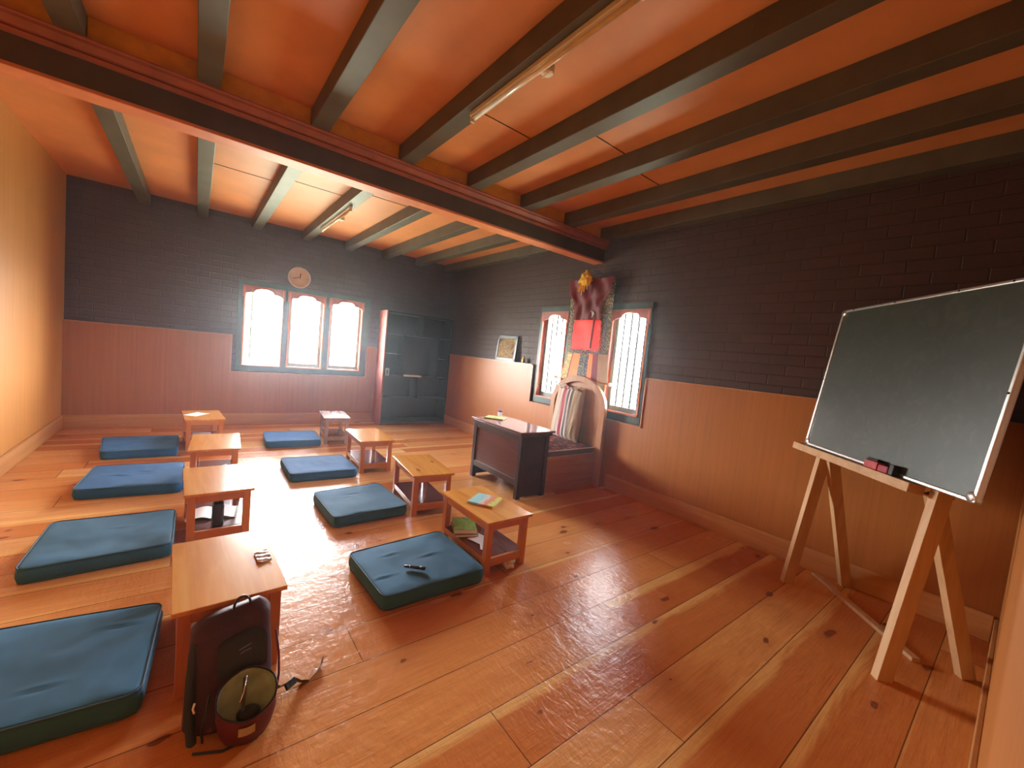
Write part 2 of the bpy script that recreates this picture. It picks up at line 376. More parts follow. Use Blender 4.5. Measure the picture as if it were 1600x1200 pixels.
# window openings
W1 = (0.45, 2.32, 0.79, 2.06)     # x0 x1 z0 z1 in the back wall
W2 = (2.53, 4.28, 0.79, 2.06)     # y0 y1 z0 z1 in the side wall
TH = .34
w = MB()
w.box(XL, W1[0], YBR, YBR + TH, 0, ZC).box(W1[1], XBR + TH, YBR, YBR + TH, 0, ZC).box(W1[0], W1[1], YBR, YBR + TH, 0, W1[2]).box(W1[0], W1[1], YBR, YBR + TH, W1[3], ZC)
struct(w.build('wall_back', MT['brick_back']), 'dark maroon painted brick wall with the clock', 'wall')
w = MB()
w.box(XBR, XBR + TH, YN, W2[0], 0, ZC).box(XBR, XBR + TH, W2[1], YBR, 0, ZC).box(XBR, XBR + TH, W2[0], W2[1], 0, W2[2]).box(XBR, XBR + TH, W2[0], W2[1], W2[3], ZC)
struct(w.build('wall_right', MT['brick_side']), 'dark maroon painted brick wall behind the chalkboard', 'wall')
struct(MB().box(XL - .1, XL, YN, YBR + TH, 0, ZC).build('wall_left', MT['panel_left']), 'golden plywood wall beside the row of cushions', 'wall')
w = MB().box(XL - .1, -.75, YN - .12, YN, 0, ZC).box(.25, XBR, YN - .12, YN, 0, ZC).box(-.75, .25, YN - .12, YN, 2.05, ZC)
struct(w.build('wall_near', MT['panel_side']), 'plywood wall at the edge of the easel corner', 'wall')
d = MB().box(-.75, .25, YN - .10, YN - .05, 0, 2.05).build('door_1', MT['table_leg'])
struct(d, 'plain wooden door in the plywood wall', 'door')
MB().lathe([(.02, 0), (.012, .02), (.025, .035), (.02, .055), (0, .06)], (-.68, YN - .05, 1.0), 12, 'y').build('door_knob', MT['steel'], d, True)

# panelling with a cap, cut round the windows
p = MB()
p.box(XL, W1[0] - .06, YB, YBR, 0, ZW).box(W1[1] - .01, 3.78, YB, YBR, 0, ZW).box(W1[0] - .06, W1[1] - .01, YB, YBR, 0, .775)
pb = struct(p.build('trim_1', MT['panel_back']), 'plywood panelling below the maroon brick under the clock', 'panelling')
p = MB().box(XL, W1[0] - .045, YB - .012, YBR + .001, ZW, ZW + .012).box(W1[1] - .022, 2.46, YB - .012, YBR + .001, ZW, ZW + .012)
p.box(W1[0] - .060, W1[0] - .045, YB - .012, YBR, .775, ZW).box(W1[1] - .022, W1[1] - .008, YB - .012, YBR, .775, ZW).box(W1[0] - .06, W1[1] - .008, YB - .012, YBR, .763, .777)
p.build('cap', MT['throne'], pb)
p = MB()
p.box(XR, XBR, YN, W2[0] - .03, 0, ZW).box(XR, XBR, W2[1] + .03, YBR, 0, ZW).box(XR, XBR, W2[0] - .03, W2[1] + .03, 0, .775)
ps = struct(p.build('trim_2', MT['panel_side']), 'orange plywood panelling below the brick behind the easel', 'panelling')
p = MB().box(XR - .012, XBR + .001, YN, W2[0] - .04, ZW, ZW + .012).box(XR - .03, XBR + .001, W2[1] + .04, YB, ZW, ZW + .012)
p.box(XR - .012, XBR, W2[0] - .045, W2[0] - .03, .775, ZW).box(XR - .012, XBR, W2[1] + .03, W2[1] + .045, .775, ZW).box(XR - .012, XBR, W2[0] - .045, W2[1] + .045, .763, .777)
p.build('cap', MT['throne'], ps)
# skirting
struct(MB().box(XL + .02, 2.47, YB - .02, YB, 0, .16).build('baseboard_back', MT['pine_trim_x'], bevel=.004), 'pale pine skirting board below the three-bay window', 'baseboard')
struct(MB().box(XL, XL + .02, YN, YB, 0, .16).build('baseboard_left', MT['pine_trim'], bevel=.004), 'pale pine skirting along the golden plywood wall', 'baseboard')
struct(MB().box(XR - .02, XR, YN + .02, 2.86, 0, .16).box(XR - .02, XR, 3.80, 6.68, 0, .16).build('baseboard_right', MT['pine_trim'], bevel=.004), 'pine skirting running behind the easel legs', 'baseboard')
struct(MB().box(.35, XR, YN, YN + .018, 0, .15).build('baseboard_near', MT['pine_trim_x'], bevel=.004), 'short pine skirting at the edge of the easel corner', 'baseboard')

# main beam with moulding, spacer panels, joists
bm_ = MB(); bm_.k = 0
Y0, Y1, ZB = 3.29, 3.44, 2.58
bm_.box(XL, XBR, Y0, Y1, ZB + .02, 2.74)
bm_.k = 1; bm_.box(XL, XBR, Y0 - .001, Y1 + .001, ZB, ZB + .021)
beam = struct(bm_.build('ceiling_beam', [MT['beam_side'], MT['beam_under']], bevel=.004), 'heavy dark crossbeam with salmon underside carrying the joists', 'beam')
pr = [(-.0, 2.735), (-.02, 2.735), (-.025, 2.755), (-.012, 2.765), (-.032, 2.775), (-.05, 2.80), (-.052, 2.815), (-.06, 2.82), (-.06, 2.83), (.0, 2.83)]
md = MB()
md.prism(pr, lambda a, z: (XL, Y0 + a, z), lambda a, z: (XBR, Y0 + a, z))
md.prism(pr, lambda a, z: (XL, Y1 - a, z), lambda a, z: (XBR, Y1 - a, z))
md.box(XL, XBR, Y0, Y1, 2.735, 2.83)
md.build('moulding', MT['moulding'], beam)
JX = [-.51, .07, .69, 1.33, 1.96, 2.57, 3.18]      # far edges of the joists
JW = .115
order = ['nearest the golden plywood wall', 'second from the golden plywood wall', 'between the tube lights and the golden wall side joists',
         'carrying the two tube lights', 'next to the tube lights on the window side', 'second from the brick wall', 'nearest the brick wall']
for x1, nm in zip(JX, order):
    j = MB().box(x1 - JW, x1, YN, Y0 + .02, ZJ, ZC).box(x1 - JW, x1, Y1 - .02, YBR, ZJ, ZC).build('ceiling_joist', MT['joist'], bevel=.004)
    struct(j, 'grey-green ceiling joist ' + nm, 'joist'); j['group'] = 'grey-green ceiling joists'
j = MB().box(3.66, XBR, YN, Y0 + .02, ZJ, ZC).box(3.66, XBR, Y1 - .02, YBR, ZJ, ZC).build('ceiling_joist', MT['joist'], bevel=.004)
struct(j, 'grey-green wall plate lying along the top of the brick wall', 'joist'); j['group'] = 'grey-green ceiling joists'
ys = MB(); xs = [XL] + [q for x in JX for q in (x - JW, x)] + [3.66]
for a, b in zip(xs[0::2], xs[1::2]):
    if b - a > .03: ys.box(a, b, Y0 - .005, Y0 + .02, ZJ, ZC)
struct(ys.build('trim_3', MT['yellow']), 'ochre yellow spacer boards between joist ends above the crossbeam', 'spacer boards')
ys = MB()
for a, b in zip(xs[0::2], xs[1::2]):
    if b - a > .03: ys.box(a, b, Y1 - .02, Y1 + .005, ZJ, ZC)
struct(ys.build('trim_4', MT['beam_under']), 'salmon spacer boards on the far side of the crossbeam', 'spacer boards')
# thin joints in the ceiling boards
cj = MB()
for a, b, y in ((1.33, 1.845, 2.42), (1.96, 2.455, 2.05), (2.57, 3.065, 2.15), (.69, 1.215, 4.9), (1.33, 1.845, 4.6), (.07, .575, 5.1)):
    cj.box(a, b, y, y + .006, ZC - .004, ZC + .001)
cj.build('board_joint', MT['beam_side'], bpy.data.objects['ceiling'])

# ------------------------------------------------------------------ windows
def arch_z(s, z0, zs, zt):
    """three-lobed head"""
    if abs(s) < .5: return zs + (zt - zs)*sqrt(1 - (s/.5)**2)*1.0
    return z0 + (zs - z0)*sqrt(max(0, 1 - ((abs(s) - .5)/.5)**2))
def window(name, u0, u1, bays, P, label, bars=False, open_bay=None):
    """P(u, v, z): u along the wall, v depth outwards from the panel face"""
    root = empty(name, P((u0+u1)/2, 0, 0)); struct(root, label, 'window')
    inv = Matrix.Translation(-Vector(root.location))
    def B(mb, u0, u1, v0, v1, z0, z1):
        q = [P(u, v, z) for z in (z0, z1) for u, v in ((u0,v0),(u1,v0),(u1,v1),(u0,v1))]
        mb.add(q, [(0,3,2,1),(4,5,6,7),(0,1,5,4),(1,2,6,5),(2,3,7,6),(3,0,4,7)])
    fr = MB(); zb, zt = .79, 2.06
    B(fr, u0, u1, .02, .14, zb, .865); B(fr, u0, u1, .02, .14, 2.005, zt + .03)
    es = [u0] + [q for b in bays for q in b] + [u1]
    for a, b in zip(es[0::2], es[1::2]): B(fr, a, b, .02, .14, .865, 2.005)
    fr.xf(inv).build('window_frame', MT['win_green'], root)
    rv = MB(); B(rv, u0, u0 + .012, .141, .386, zb, zt); B(rv, u1 - .012, u1, .141, .386, zb, zt); B(rv, u0, u1, .141, .386, zb, zb + .012); B(rv, u0, u1, .141, .386, zt - .012, zt)
    rv.xf(inv).build('reveal', MT['plaster'], root)
    for k, (a, b) in enumerate(bays):
        rd = MB()
        B(rd, a, a + .014, .01, .10, .865, 2.0); B(rd, b - .014, b, .01, .10, .865, 2.0); B(rd, a, b, .01, .10, .865, .878)
        rd.xf(inv).build('bay_lining', MT['win_red'], root)
        # carved valance
        hd = MB(); n = 28; top = 2.025
        poly = [(a - .02, top), (b + .02, top), (b + .02, 1.86)]
        poly += [(b - (b - a)*i/n, arch_z(1 - 2*i/n, 1.865, 1.93, 1.99)) for i in range(n+1)] + [(a - .02, 1.86)]
        hd.prism(poly, lambda u, z: P(u, .012, z), lambda u, z: P(u, .035, z))
        hd.xf(inv).build('valance', MT['win_head'], root)
        sa = MB(); a1, b1 = a + .014, b - .014
        def sash(Q):
            def BB(u0, u1, v0, v1, z0, z1):
                q = [Q(u, v, z) for z in (z0, z1) for u, v in ((u0,v0),(u1,v0),(u1,v1),(u0,v1))]
                sa.add(q, [(0,3,2,1),(4,5,6,7),(0,1,5,4),(1,2,6,5),(2,3,7,6),(3,0,4,7)])
            BB(0, .04, 0, .03, .88, 2.0); BB(b1 - a1 - .04, b1 - a1, 0, .03, .88, 2.0)
            BB(0, b1 - a1, 0, .03, .88, .935); BB(0, b1 - a1, 0, .03, 1.985, 2.0)
            g = MB(); g.add([Q(.04, .015, .935), Q(b1-a1-.04, .015, .935), Q(b1-a1-.04, .015, 1.985), Q(.04, .015, 1.985)], [(0,1,2,3)])
            return g
        if open_bay == k:
            th = radians(72)
            Q = lambda u, v, z: P(a1 + u*cos(th) - v*sin(th) + .012, .095 + u*sin(th) + v*cos(th), z)
        else:
            Q = lambda u, v, z: P(a1 + u, .075 + v, z)
        g = sash(Q)
        so = sa.xf(inv).build('sash', MT['win_sash'], root)
        g.xf(inv).build('pane', MT['glass'], so)
        if bars:
            for i in range(1, 5):
                u = a + (b - a)*i/5
                MB().tube([P(u, .125, .86), P(u, .125, 2.01)], .012, 8).xf(inv).build('iron_bar', MT['iron'], root)
        else:
            u = a + .10 if open_bay == k else b - .10
            MB().tube([P(b - .02, .05, .88), P(b - .06, .01, .873), P(b - .11, .0, .90)], .004, 6).xf(inv).build('stay_hook', MT['steel'], root)
    return root
window('window_1', .45, 2.32, [(.52, 1.02), (1.095, 1.597), (1.683, 2.197)], lambda u, v, z: Vector((u, YB + v, z)),
       'three-bay window with scalloped heads below the wall clock', open_bay=0)
window('window_2', 2.53, 4.28, [(2.56, 3.04), (3.15, 3.65), (3.76, 4.235)], lambda u, v, z: Vector((XR + v, u, z)),
       'barred window with scalloped heads behind the hanging scroll', bars=True)

# ------------------------------------------------------------------ low tables
def make_table(c, rz, sx, sy, label, top_m, leg_m, rail_m, h=.35):
    t = empty('low_table', (c[0], c[1], 0), rz); tag(t, label, 'table', 'low wooden desks set in two rows')
    w_, l_ = sx/2, sy/2; lw = .042; ix, iy = w_ - .018, l_ - .02
    MB().box(-w_, w_, -l_, l_, h - .018, h).build('tabletop', top_m, t, bevel=.003)
    for a in (-1, 1):
        for b in (-1, 1):
            x0, x1 = sorted((a*ix, a*(ix - lw))); y0, y1 = sorted((b*iy, b*(iy - lw)))
            MB().box(x0, x1, y0, y1, 0, h - .018).build('leg', leg_m, t, bevel=.002)
    ap = MB()
    for a in (-1, 1):
        y0, y1 = sorted((a*(iy - .006), a*(iy - .026))); ap.box(-ix + lw, ix - lw, y0, y1, h - .068, h - .018)
        x0, x1 = sorted((a*(ix - .006), a*(ix - .026))); ap.box(x0, x1, -iy + lw, iy - lw, h - .068, h - .018)
    ap.build('apron', rail_m, t)
    rl = MB()
    for a in (-1, 1):
        y0, y1 = sorted((a*(iy - .004), a*(iy - .026))); rl.box(-ix + lw, ix - lw, y0, y1, .045, .098)
        x0, x1 = sorted((a*(ix - .004), a*(ix - .026))); rl.box(x0, x1, -iy + lw, iy - lw, .06, .098)
    rl.build('stretcher', rail_m, t)
    MB().box(-ix + .006, ix - .006, -iy + .026, iy - .026, .088, .10).build('lower_shelf', MT['shelf'], t)
    return t
TM, TL_, TR_ = MT['table'], MT['table_leg'], MT['table_rail']
R_ = radians
make_table((.139, 2.106), R_(1.8), .375, .61, 'low pine table with the red backpack leaning against it', TM, TL_, TR_)
make_table((.148, 3.390), R_(1.7), .37, .61, 'low pine table with an open book and dark box on its shelf', TM, TL_, TR_)
make_table((.174, 4.514), R_(-3.0), .37, .62, 'low pine table with empty top and a pink paper on its shelf', TM, TL_, TR_)
make_table((.093, 5.887), R_(4.0), .37, .61, 'low pine table with a white sheet of paper on top', TM, TL_, TR_)
make_table((1.640, 2.264), R_(.5), .365, .61, 'low pine table with a colourful picture book on top', TM, TL_, TR_)
make_table((1.630, 3.262), R_(-6.5), .36, .635, 'empty low orange pine table in front of the dark desk', TM, TL_, TR_)
make_table((1.574, 4.514), R_(-2.5), .365, .645, 'empty low pine table with plank joints showing beside the third blue cushion', TM, TL_, TR_)
make_table((1.530, 5.806), R_(-6.5), .325, .56, 'small greyish low table nearest the bookcase', MT['grey_table'], MT['grey_table'], MT['grey_table'])

# ------------------------------------------------------------------ floor cushions
def make_cushion(q, th, label, mt, seed, puckers=()):
    """q: top corners far-left, far-right, near-right, near-left"""
    cx = sum(p[0] for p in q)/4; cy = sum(p[1] for p in q)/4
    root = empty('floor_cushion', (cx, cy, 0)); tag(root, label, 'cushion', 'blue floor cushions set in two rows')
    Q = [Vector((p[0]-cx, p[1]-cy, 0)) for p in q]
    def P(u, v):   # u left->right, v near->far
        return (Q[3]*(1-u)*(1-v) + Q[2]*u*(1-v) + Q[1]*u*v + Q[0]*(1-u)*v)
    n = 44
    def rc(u, v):  # rounded-corner inset
        du = max(0, .06 - min(u, 1-u))/.06; dv = max(0, .06 - min(v, 1-v))/.06
        k = .018*(du*dv)
        return P(u + (k if u < .5 else -k), v + (k if v < .5 else -k))
    def top(u, v):
        p = rc(u, v); e = min(u, 1-u, v, 1-v)
        z = th + .005*(1 - math.exp(-e/.04))
        nz = noise.noise(Vector((p.x*5, p.y*5, seed)))*.006 + noise.noise(Vector((p.x*16, p.y*9, seed+5)))*.0032*min(1, e*8)
        for (pu, pv, a) in puckers:
            dd = ((u-pu)/.07)**2 + ((v-pv)/.013)**2
            nz -= .006*a*math.exp(-dd); nz += .005*a*math.exp(-(((u-pu-.02)/.09)**2 + ((v-pv-.03)/.02)**2))
        return Vector((p.x, p.y, z + nz*min(1, e*20+.15)))
    m = MB(); m.grid(top, n, n)
    loop = [(i/n, 0) for i in range(n)] + [(1, i/n) for i in range(n)] + [(1-i/n, 1) for i in range(n)] + [(0, 1-i/n) for i in range(n)]
    L = len(loop); ctr = Vector((0,0,0)); rows = []
    for k in range(6):
        w_ = k/5; ring = []
        for (u, v) in loop:
            t_ = top(u, v); p = rc(u, v); out = Vector((p.x, p.y, 0)).normalized()
            b_ = .010*sin(pi*w_) + .002*noise.noise(Vector((p.x*9, p.y*9, w_*3+seed)))
            ring.append(Vector((p.x, p.y, t_.z*(1-w_) + .004*w_)) + out*b_*(1 if 0 < k < 5 else 0) + (out*-.004 if k == 5 else Vector()))
        rows.append(ring)
    b0 = len(m.v); vs = [p for r in rows for p in r]
    m.add(vs, [(k*L+i, k*L+(i+1) % L, (k+1)*L+(i+1) % L, (k+1)*L+i) for k in range(5) for i in range(L)] + [tuple(5*L+i for i in range(L))])
    o = m.build('cover', mt, root, True)
    me = o.data; bm = bmesh.new(); bm.from_mesh(me); bmesh.ops.remove_doubles(bm, verts=bm.verts, dist=.0004); bmesh.ops.recalc_face_normals(bm, faces=bm.faces); bm.to_mesh(me); bm.free()
    for hgt, nm in ((0, 'piping'), (1, 'piping')):
        ring = rows[hgt*5] + [rows[hgt*5][0]]
        ring = [r + Vector((r.x, r.y, 0)).normalized()*.002 + Vector((0,0,.0005 if not hgt else .002)) for r in ring]
        MB().tube(ring, .0038, 6, False).build(nm, MT['piping'], root, True)
    return root
C1, C2 = MT['cushion'], MT['cushion_b']
CU = [
 ([(-.72,2.47),(-.085,2.38),(-.115,1.80),(-.76,1.86)], .085, 'blue floor cushion cut off by the picture edge beside the backpack table', C1, ((.8,.75,1),(.55,.25,.6))),
 ([(-.67,3.63),(-.075,3.60),(-.075,3.03),(-.68,3.0)], .082, 'slate blue floor cushion beside the table with the open book', C1, ((.55,.6,.6),)),
 ([(-.655,4.90),(-.05,4.84),(-.055,4.19),(-.69,4.26)], .082, 'wrinkled light blue floor cushion beside the table with empty top', C2, ((.32,.45,1.5),(.6,.6,1),(.62,.5,.8))),
 ([(-.76,6.06),(-.125,6.03),(-.12,5.40),(-.69,5.40)], .082, 'blue floor cushion closest to the golden plywood wall corner', C2, ((.5,.5,.5),)),
 ([(.785,2.46),(1.43,2.50),(1.435,1.92),(.81,1.93)], .085, 'teal blue floor cushion with a black pen lying on it', C1, ((.3,.7,.8),(.62,.5,.9),(.1,.3,.7))),
 ([(.82,3.60),(1.39,3.64),(1.42,3.04),(.84,3.02)], .083, 'blue floor cushion beside the empty orange table', C1, ((.45,.7,.8),(.35,.6,.6))),
 ([(.74,4.74),(1.345,4.70),(1.345,4.12),(.74,4.15)], .083, 'blue floor cushion beside the table with plank joints', C2, ((.6,.4,.6),)),
 ([(.73,6.07),(1.33,6.03),(1.30,5.47),(.70,5.50)], .083, 'bright blue floor cushion beside the small greyish table', C2, ()),
]
for i, (q, th, lb, mt, pk) in enumerate(CU): make_cushion(q, th, lb, mt, i*7.3, pk)

# pen on the cushion
pen = empty('pen', (1.052, 2.090, .108), math.atan2(-.081, .096)); tag(pen, 'black capped pen lying on the teal cushion', 'pen')
MB().lathe([(.003, -.064), (.007, -.060), (.0085, -.02), (.009, .028)], (0,0,0), 14, 'x').build('barrel', MT['black'], pen, True)
MB().lathe([(.0098, .028), (.0098, .060), (.006, .064)], (0,0,0), 14, 'x').build('cap', MT['black'], pen, True)
MB().lathe([(.0093, -.030), (.0096, -.029), (.0096, -.025), (.0093, -.024)], (0,0,0), 14, 'x').build('ring', MT['steel'], pen, True)

# ------------------------------------------------------------------ books and papers
def m_cover(name, cols, scale=18, seed=0):
    x, t, b = mat(name); v = coords(t, (1,1,1), False)
    vo = noise_t(t, v, scale, 2, .4, .5)
    t.links.new(ramp(t, vo, cols), b.inputs['Base Color']); b.inputs['Roughness'].default_value = .25; return x
def book(name, label, c, rz, w_, l_, h_, cover, cat='book', group=None, tilt=0):
    t = empty(name, c, rz); tag(t, label, cat, group); t.rotation_euler.x = tilt
    MB().box(-w_/2, w_/2, -l_/2, l_/2, h_ - .0025, h_).box(-w_/2, w_/2, -l_/2, l_/2, 0, .0025).box(-w_/2, -w_/2 + .003, -l_/2, l_/2, 0, h_).build('cover', cover, t, bevel=.001)
    MB().box(-w_/2 + .003, w_/2 - .004, -l_/2 + .004, l_/2 - .004, .0025, h_ - .0025).build('pages', MT['white'], t)
    return t
# picture book: yellow edge, sky and red animals
xb, tb, bb = mat('picture book cover'); vb = coords(tb, (1,1,1), False)
sp = N(tb, 'ShaderNodeSeparateXYZ'); tb.links.new(vb, sp.inputs[0])
f = noise_t(tb, vb, 55, 2, .4); gy = M_(tb, 'ADD', sp.outputs[1], M_(tb, 'MULTIPLY', M_(tb, 'SUBTRACT', f, .5), .07))
cc = ramp(tb, M_(tb, 'ADD', M_(tb, 'MULTIPLY', gy, 4.2), .5), [(.10, (.62, .55, .06)), (.2, (.55, .65, .15)), (.3, (.60, .22, .12)), (.42, (.62, .30, .22)), (.5, (.70, .65, .50)), (.6, (.30, .62, .70)), (.85, (.35, .68, .75)), (.95, (.50, .62, .12))])
tb.links.new(cc, bb.inputs['Base Color']); bb.inputs['Roughness'].default_value = .25
book('picture_book', 'colourful yellow-edged picture book lying on the low table', (1.655, 2.285, .35), radians(33), .20, .19, .012, xb, 'book')
green = m_cover('green book cover', [(.3, (.20, .36, .04)), (.6, (.32, .50, .10)), (.75, (.12, .30, .05))], 16)
brown = m_cover('tan book cover', [(.3, (.30, .22, .10)), (.7, (.40, .30, .15))], 9)
book('thick_book', 'thick tan book at the bottom of the pile under the picture book table', (1.58, 2.405, .1012), radians(-22), .17, .23, .018, brown, group='books on the lower shelf of the picture book table')
book('thick_book', 'thick pale book with green cover topping the pile under the table', (1.578, 2.41, .1196), radians(-26), .16, .22, .032, green, group='books on the lower shelf of the picture book table')
def sheet(name, label, c, rz, w_, l_, cat='paper', curl=.004, m_='white', group=None):
    m = MB(); th = .0012
    fn = lambda u, v: Vector(((u-.5)*w_, (v-.5)*l_, th + curl*(abs(2*u-1)**2)*(.3+v)))
    m.grid(fn, 8, 8); m.grid(lambda u, v: fn(u, v) - Vector((0,0,th)), 8, 8)
    o = m.build(name, MT[m_], None, True); o.location = c; o.rotation_euler.z = rz
    return tag(o, label, cat, group)
sheet('paper_sheet', 'white folded paper beside the books on the lower shelf', (1.60, 2.235, .1016), radians(20), .12, .13)
sheet('paper_scrap', 'thin white paper strip lying on the dark red shelf', (1.555, 2.13, .1016), radians(-30), .03, .07)
sheet('paper_sheet', 'white paper sheet on top of the low table near the back wall', (.035, 5.905, .3505), radians(-38), .15, .21, curl=.003)
# booklets on the shelf of the farthest left table
grey = m_cover('grey booklet cover', [(.3, (.25, .24, .26)), (.7, (.36, .34, .36))], 9)
book('exercise_book', 'grey booklet lowest in the stack under the paper-topped table', (.07, 5.80, .1012), radians(5), .17, .22, .022, grey, group='booklets under the paper-topped table')
book('exercise_book', 'grey white-edged booklet topping the stack under the paper-topped table', (.08, 5.79, .1236), radians(-6), .17, .22, .018, m_cover('pale booklet cover', [(.3, (.5, .48, .5)), (.7, (.62, .6, .6))]), group='booklets under the paper-topped table')
sheet('paper_sheet', 'pinkish paper sheet on the shelf below the empty-topped table', (.19, 4.40, .1016), radians(12), .20, .26, curl=.012)
# open book, dark box under L2
ob = empty('open_book', (.13, 3.37, .1012), radians(-8)); tag(ob, 'open green-covered book with white pages on the lower shelf', 'book')
pg = MB()
for s in (-1, 1):
    pg.grid(lambda u, v, s=s: Vector((s*.13*u, (v-.5)*.2, .006 + .02*sin(pi*min(1, u*1.1))*(1-u*.5))), 8, 4)
    pg.grid(lambda u, v, s=s: Vector((s*.13*u, (v-.5)*.2, .004)), 8, 4)
pg.build('pages', MT['white'], ob, True)
MB().box(-.136, .136, -.106, .106, 0, .005).build('cover', plain('olive book cover', (.08, .11, .05), .5), ob)
bx = empty('bottle', (.150, 3.165, .1012)); tag(bx, 'tall dark bottle standing before the open book on the shelf', 'bottle')
MB().lathe([(.031, 0), (.033, .005), (.033, .135), (.030, .15)], n=20).build('body', plain('dark navy bottle', (.012, .016, .03), .25), bx, True)
MB().lathe([(.024, .15), (.024, .172), (.020, .175)], n=20).build('lid', MT['black'], bx, True)
# metal clips on nearest table, crumpled wrap
def crumple(name, label, c, w_, l_, amp, m_, seed, cat, rz=0):
    m = MB()
    f_ = lambda u, v: Vector(((u-.5)*w_*(1+.15*noise.noise(Vector((v*4, seed, 0)))), (v-.5)*l_, .004 + amp*abs(sin(v*pi*3.2 + 1.2*u + seed)) + amp*.5*noise.noise(Vector((u*4, v*5, seed)))))
    m.grid(f_, 14, 18); m.grid(lambda u, v: f_(u, v) - Vector((0,0,.0015)), 14, 18)
    o = m.build(name, m_, None, True); o.location = c; o.rotation_euler.z = rz
    z0 = min(v.co.z for v in o.data.vertices)
    for v in o.data.vertices: v.co.z -= z0
    return tag(o, label, cat)
crumple('foil_wrapper', 'crumpled silver foil wrapper on the table by the backpack', (.277, 2.10, .3502), .055, .115, .007, MT['foil'], 2.0, 'wrapper', radians(4))
crumple('paper_ball', 'crumpled white tissue on the floor under the picture book table', (1.665, 1.975, .0), .06, .05, .03, MT['white'], 5.1, 'tissue')

# ------------------------------------------------------------------ backpack
bp = empty('backpack', (.138, 1.62, 0), radians(-2)); tag(bp, 'dark red hiking backpack with open front pocket leaning on the low table', 'backpack')
maroon = plain('dark maroon nylon', (.050, .008, .014), .6, var=.3, nscale=10, bmp=.5, bscale=30)
red_n = plain('red nylon', (.105, .010, .018), .5, var=.25, nscale=10, bmp=.5, bscale=30)
dkgrey = plain('charcoal nylon', (.016, .019, .018), .6, var=.3, bmp=.4, bscale=200)
mint = plain('mint grey lining', (.30, .46, .45), .6, var=.35, nscale=14, bmp=.8, bscale=30)
lean = lambda z: .13*(z/.36)        # leans away from the camera going up
def sup(a, p): c_ = cos(a); s_ = sin(a); return (abs(c_)**p*(1 if c_ > 0 else -1), abs(s_)**p*(1 if s_ > 0 else -1))
body = MB(); n = 36; vs = []; K = 22
for k in range(K+1):
    w_ = k/K; z = .005 + .345*w_
    hw = .134*(1 - .10*w_)*min(1, (.35+sqrt(max(0, w_))*2.2))*(1 if w_ < .93 else 1 - (w_-.93)*4)
    dp = .072*(1 - .40*w_)*min(1, (.5+sqrt(w_)*2))*(1 if w_ < .93 else 1 - (w_-.93)*8)
    for i in range(n):
        a = 2*pi*i/n; cx_, cy_ = sup(a, .62)
        x_ = hw*cx_; y_ = dp*cy_ + lean(z) - .0
        nn_ = noise.noise(Vector((x_*14, y_*14, z*12)))*.007
        zz = z + (.018*cx_*w_ if w_ > .8 else 0)
        vs.append(Vector((x_*(1+nn_*4), y_ + nn_, max(.003, zz))))
body.add(vs, [(k*n+i, k*n+(i+1) % n, (k+1)*n+(i+1) % n, (k+1)*n+i) for k in range(K) for i in range(n)] + [tuple(range(n)), tuple(K*n+i for i in range(n))])
body.build('main_compartment', maroon, bp, True)
# front pocket: a bag open to the top
pk = MB(); pn = 28; PX, PY = .045, -.090
def ring(cx_, cy_, cz_, rx, ry, tz=0):
    return [Vector((cx_ + rx*cos(2*pi*i/pn), cy_ + ry*sin(2*pi*i/pn), cz_ + tz*sin(2*pi*i/pn) + .002*sin(5*2*pi*i/pn))) for i in range(pn)]
rows = [ring(PX, PY, .006, .062, .045), ring(PX, PY, .04, .078, .06), ring(PX, PY-.004, .095, .088, .066, .01), ring(PX, PY, .150, .088, .064, .045)]
pk.add([p for r in rows for p in r], [(k*pn+i, k*pn+(i+1) % pn, (k+1)*pn+(i+1) % pn, (k+1)*pn+i) for k in range(3) for i in range(pn)] + [tuple(range(pn))])
fp = pk.build('front_pocket', red_n, bp, True)
il = MB(); rows = [ring(PX, PY, .1505, .086, .062, .045), ring(PX, PY+.004, .115, .080, .056, .03), ring(PX, PY+.006, .085, .070, .048, .02)]
il.add([p for r in rows for p in r], [(k*pn+i, k*pn+(i+1) % pn, (k+1)*pn+(i+1) % pn, (k+1)*pn+i) for k in range(2) for i in range(pn)] + [tuple(2*pn+i for i in range(pn))])
il.build('lining', mint, fp, True)
MB().tube(ring(PX, PY, .153, .088, .064, .046) + [ring(PX, PY, .153, .088, .064, .046)[0]], .0035, 6, False).build('zip_edge', MT['black'], fp, True)
MB().bar((PX-.005, PY+.048, .180), (PX-.012, PY-.010, .095), .012, .002, (0,-1,1)).build('zip_flap', MT['black'], fp)
MB().tube([(PX-.002, PY+.04, .190), (PX-.01, PY+.005, .160), (PX-.022, PY-.015, .140)], .0028, 6).build('zip_pull', MT['steel'], fp, True)
MB().lathe([(.033, 0), (.036, .012), (.025, .02), (0, .022)], (PX+.005, PY-.012, .080), 16).build('pouch', MT['black'], fp, True)
MB().grid(lambda u, v: Vector((PX - .002 + (u-.5)*.048, PY - .0735 + .005*(2*u-1)**2 - .0015*v, .062 + .03*v)), 4, 2).build('label_patch', plain('cream patch', (.42, .36, .26), .7), fp)
